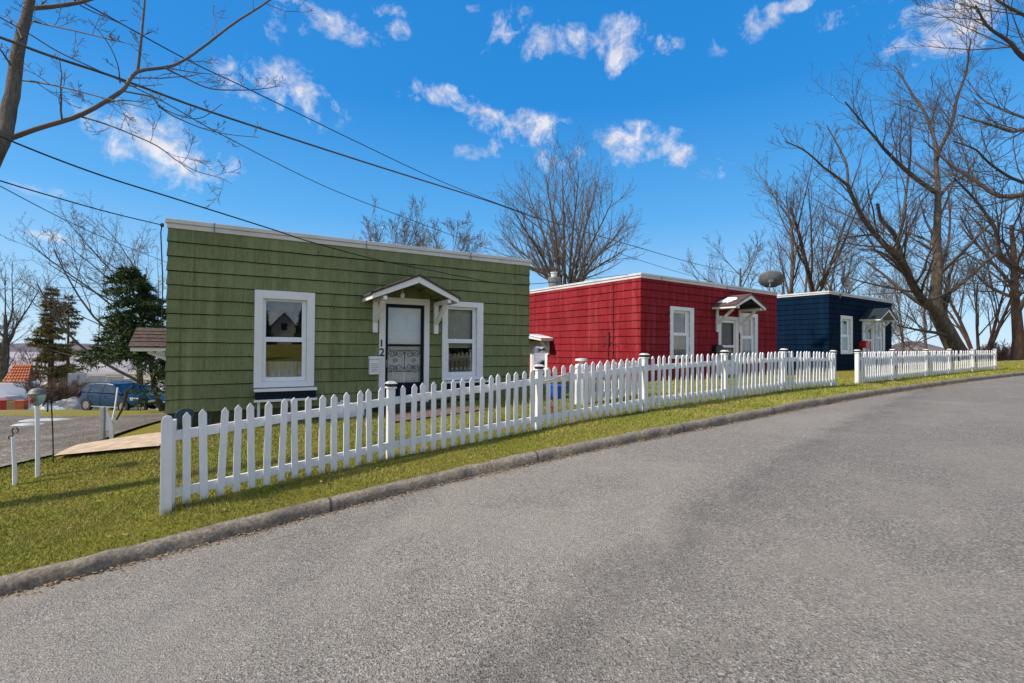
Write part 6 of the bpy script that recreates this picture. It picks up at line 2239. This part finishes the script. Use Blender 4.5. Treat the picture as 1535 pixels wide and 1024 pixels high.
CLOUDS = [  # px, py, half width, half height (px), tilt deg, strength
    (425, 138, 78, 42, -6, 1.0), (235, 228, 105, 50, -18, 1.0), (505, 38, 62, 24, -5, .85), (440, 46, 40, 20, 10, .6), (575, 8, 34, 16, 0, .9), (450, 4, 40, 10, 0, .8),
    (592, 48, 20, 14, 20, .55), (665, 153, 52, 26, -6, .95), (772, 186, 66, 24, -10, .95), (842, 235, 34, 20, -15, .7), (848, 60, 58, 22, 5, .9), (932, 62, 38, 34, -20, .95),
    (1000, 70, 22, 16, 0, .7), (978, 214, 66, 25, -10, 1.0), (938, 238, 30, 16, 5, .85), (1028, 226, 30, 22, -5, .95), (1072, 244, 24, 22, 0, .45), (1118, 46, 40, 24, 15, .55),
    (1345, 60, 30, 30, 0, .85), (1440, 30, 85, 42, 10, 1.0), (752, 40, 34, 30, 30, .7), (65, 282, 46, 12, -10, .6), (72, 360, 52, 9, -2, .8), (1190, 4, 40, 10, 0, .7),
    (1300, 4, 60, 14, 0, .6), (702, 234, 26, 10, 0, .4), (82, 205, 14, 12, 0, .4), (596, 205, 22, 8, 0, .35), (745, 222, 14, 18, -35, .4), (705, 8, 20, 8, 0, .5)]
warp = w.n('TexNoise'); warp.inputs['Scale'].default_value = 9; warp.inputs['Detail'].default_value = 4
w.l(D, warp.inputs['Vector'])
ws = w.n('VectorMath', operation='SUBTRACT'); w.l(warp.outputs['Color'], ws.inputs[0]); ws.inputs[1].default_value = (.5, .5, .5)
wm = w.n('VectorMath', operation='SCALE'); w.l(ws.outputs[0], wm.inputs[0]); wm.inputs['Scale'].default_value = 0.06
wa = w.n('VectorMath', operation='ADD'); w.l(D, wa.inputs[0]); w.l(wm.outputs[0], wa.inputs[1]); DW = wa.outputs[0]
field = None
for px, py, hw, hh, tilt, st in CLOUDS:
    st = st + .16 if st < .6 else st + .03
    c = ray(px, py).normalized()
    right = ray(px + 1, py).normalized() - c; up = ray(px, py - 1).normalized() - c
    sx, sy = right.length, up.length; right.normalize(); up.normalize()
    ct, s_t = math.cos(math.radians(tilt)), math.sin(math.radians(tilt))
    a = (right * ct + up * s_t) / (hw * sx * 1.12); b = (up * ct - right * s_t) / (hh * sy * 1.12)
    def dotn(vec):
        d = w.n('VectorMath', operation='DOT_PRODUCT'); w.l(DW, d.inputs[0]); d.inputs[1].default_value = vec
        return w.math('SUBTRACT', d.outputs['Value'], Vector(vec).dot(c))
    da, db = dotn(tuple(a)), dotn(tuple(b))
    r2 = w.math('ADD', w.math('MULTIPLY', da, da), w.math('MULTIPLY', db, db))
    v = w.math('MULTIPLY', w.math('SUBTRACT', 1.0, w.math('MULTIPLY', r2, 0.62), True), st)
    field = v if field is None else w.math('MAXIMUM', field, v)
# hemisphere guard: the hand-placed clouds lie ahead; dense unseen ones are added elsewhere as neutral fill light
sepd = w.n('SeparateXYZ'); w.l(D, sepd.inputs[0])
ahead = w.math('GREATER_THAN', sepd.outputs['Y'], 0.15)
field = w.math('MULTIPLY', field, ahead)
other = w.n('TexNoise'); other.inputs['Scale'].default_value = 3.2; other.inputs['Detail'].default_value = 3; w.l(D, other.inputs['Vector'])
oth = w.math('MULTIPLY', w.math('MULTIPLY', w.math('SUBTRACT', other.outputs['Fac'], 0.31, True), 6.0, True), w.math('LESS_THAN', sepd.outputs['Y'], 0.15))
field = w.math('MAXIMUM', field, oth)
n1 = w.noise(DW, 15, 10, 0.66, 0.35)
n2 = w.noise(D, 40, 6, 0.65)
nn = w.math('ADD', w.math('MULTIPLY', n1, 0.72), w.math('MULTIPLY', n2, 0.28))
dens = w.math('ADD', field, w.math('MULTIPLY', w.math('SUBTRACT', nn, 0.5), 6.5))
dens = w.math('SUBTRACT', dens, 0.40)
dens = w.math('MULTIPLY', dens, w.math('GREATER_THAN', field, 0.02))
dens = w.math('MULTIPLY', dens, w.math('MULTIPLY', field, 3.0, True))
cov = w.ramp(dens, [(0.0, 0.0), (0.40, 0.26), (0.90, 0.72), (1.25, 0.95)])
n3 = w.noise(D, 22, 5, 0.6)
ccol = w.ramp(n3, [(0.35, (1.75, 1.80, 2.15)), (0.65, (2.45, 2.45, 2.60))])
ccol = w.mix(ahead, (3.3, 3.1, 2.8), ccol)  # unseen clouds made brighter and warmer to fill the shaded house fronts
mixed = w.mix(cov, skymix, ccol)
w.l(mixed, bg.inputs['Color'])
bg.inputs['Strength'].default_value = 0.15

SC.view_settings.view_transform = 'Standard'
SC.view_settings.look = 'None'
SC.view_settings.gamma = 1.0
SC.view_settings.exposure = 1.25
SC.cycles.max_bounces = 6
SC.cycles.transparent_max_bounces = 24
SC.cycles.sample_clamp_indirect = 6.0
SC.cycles.use_denoising = True
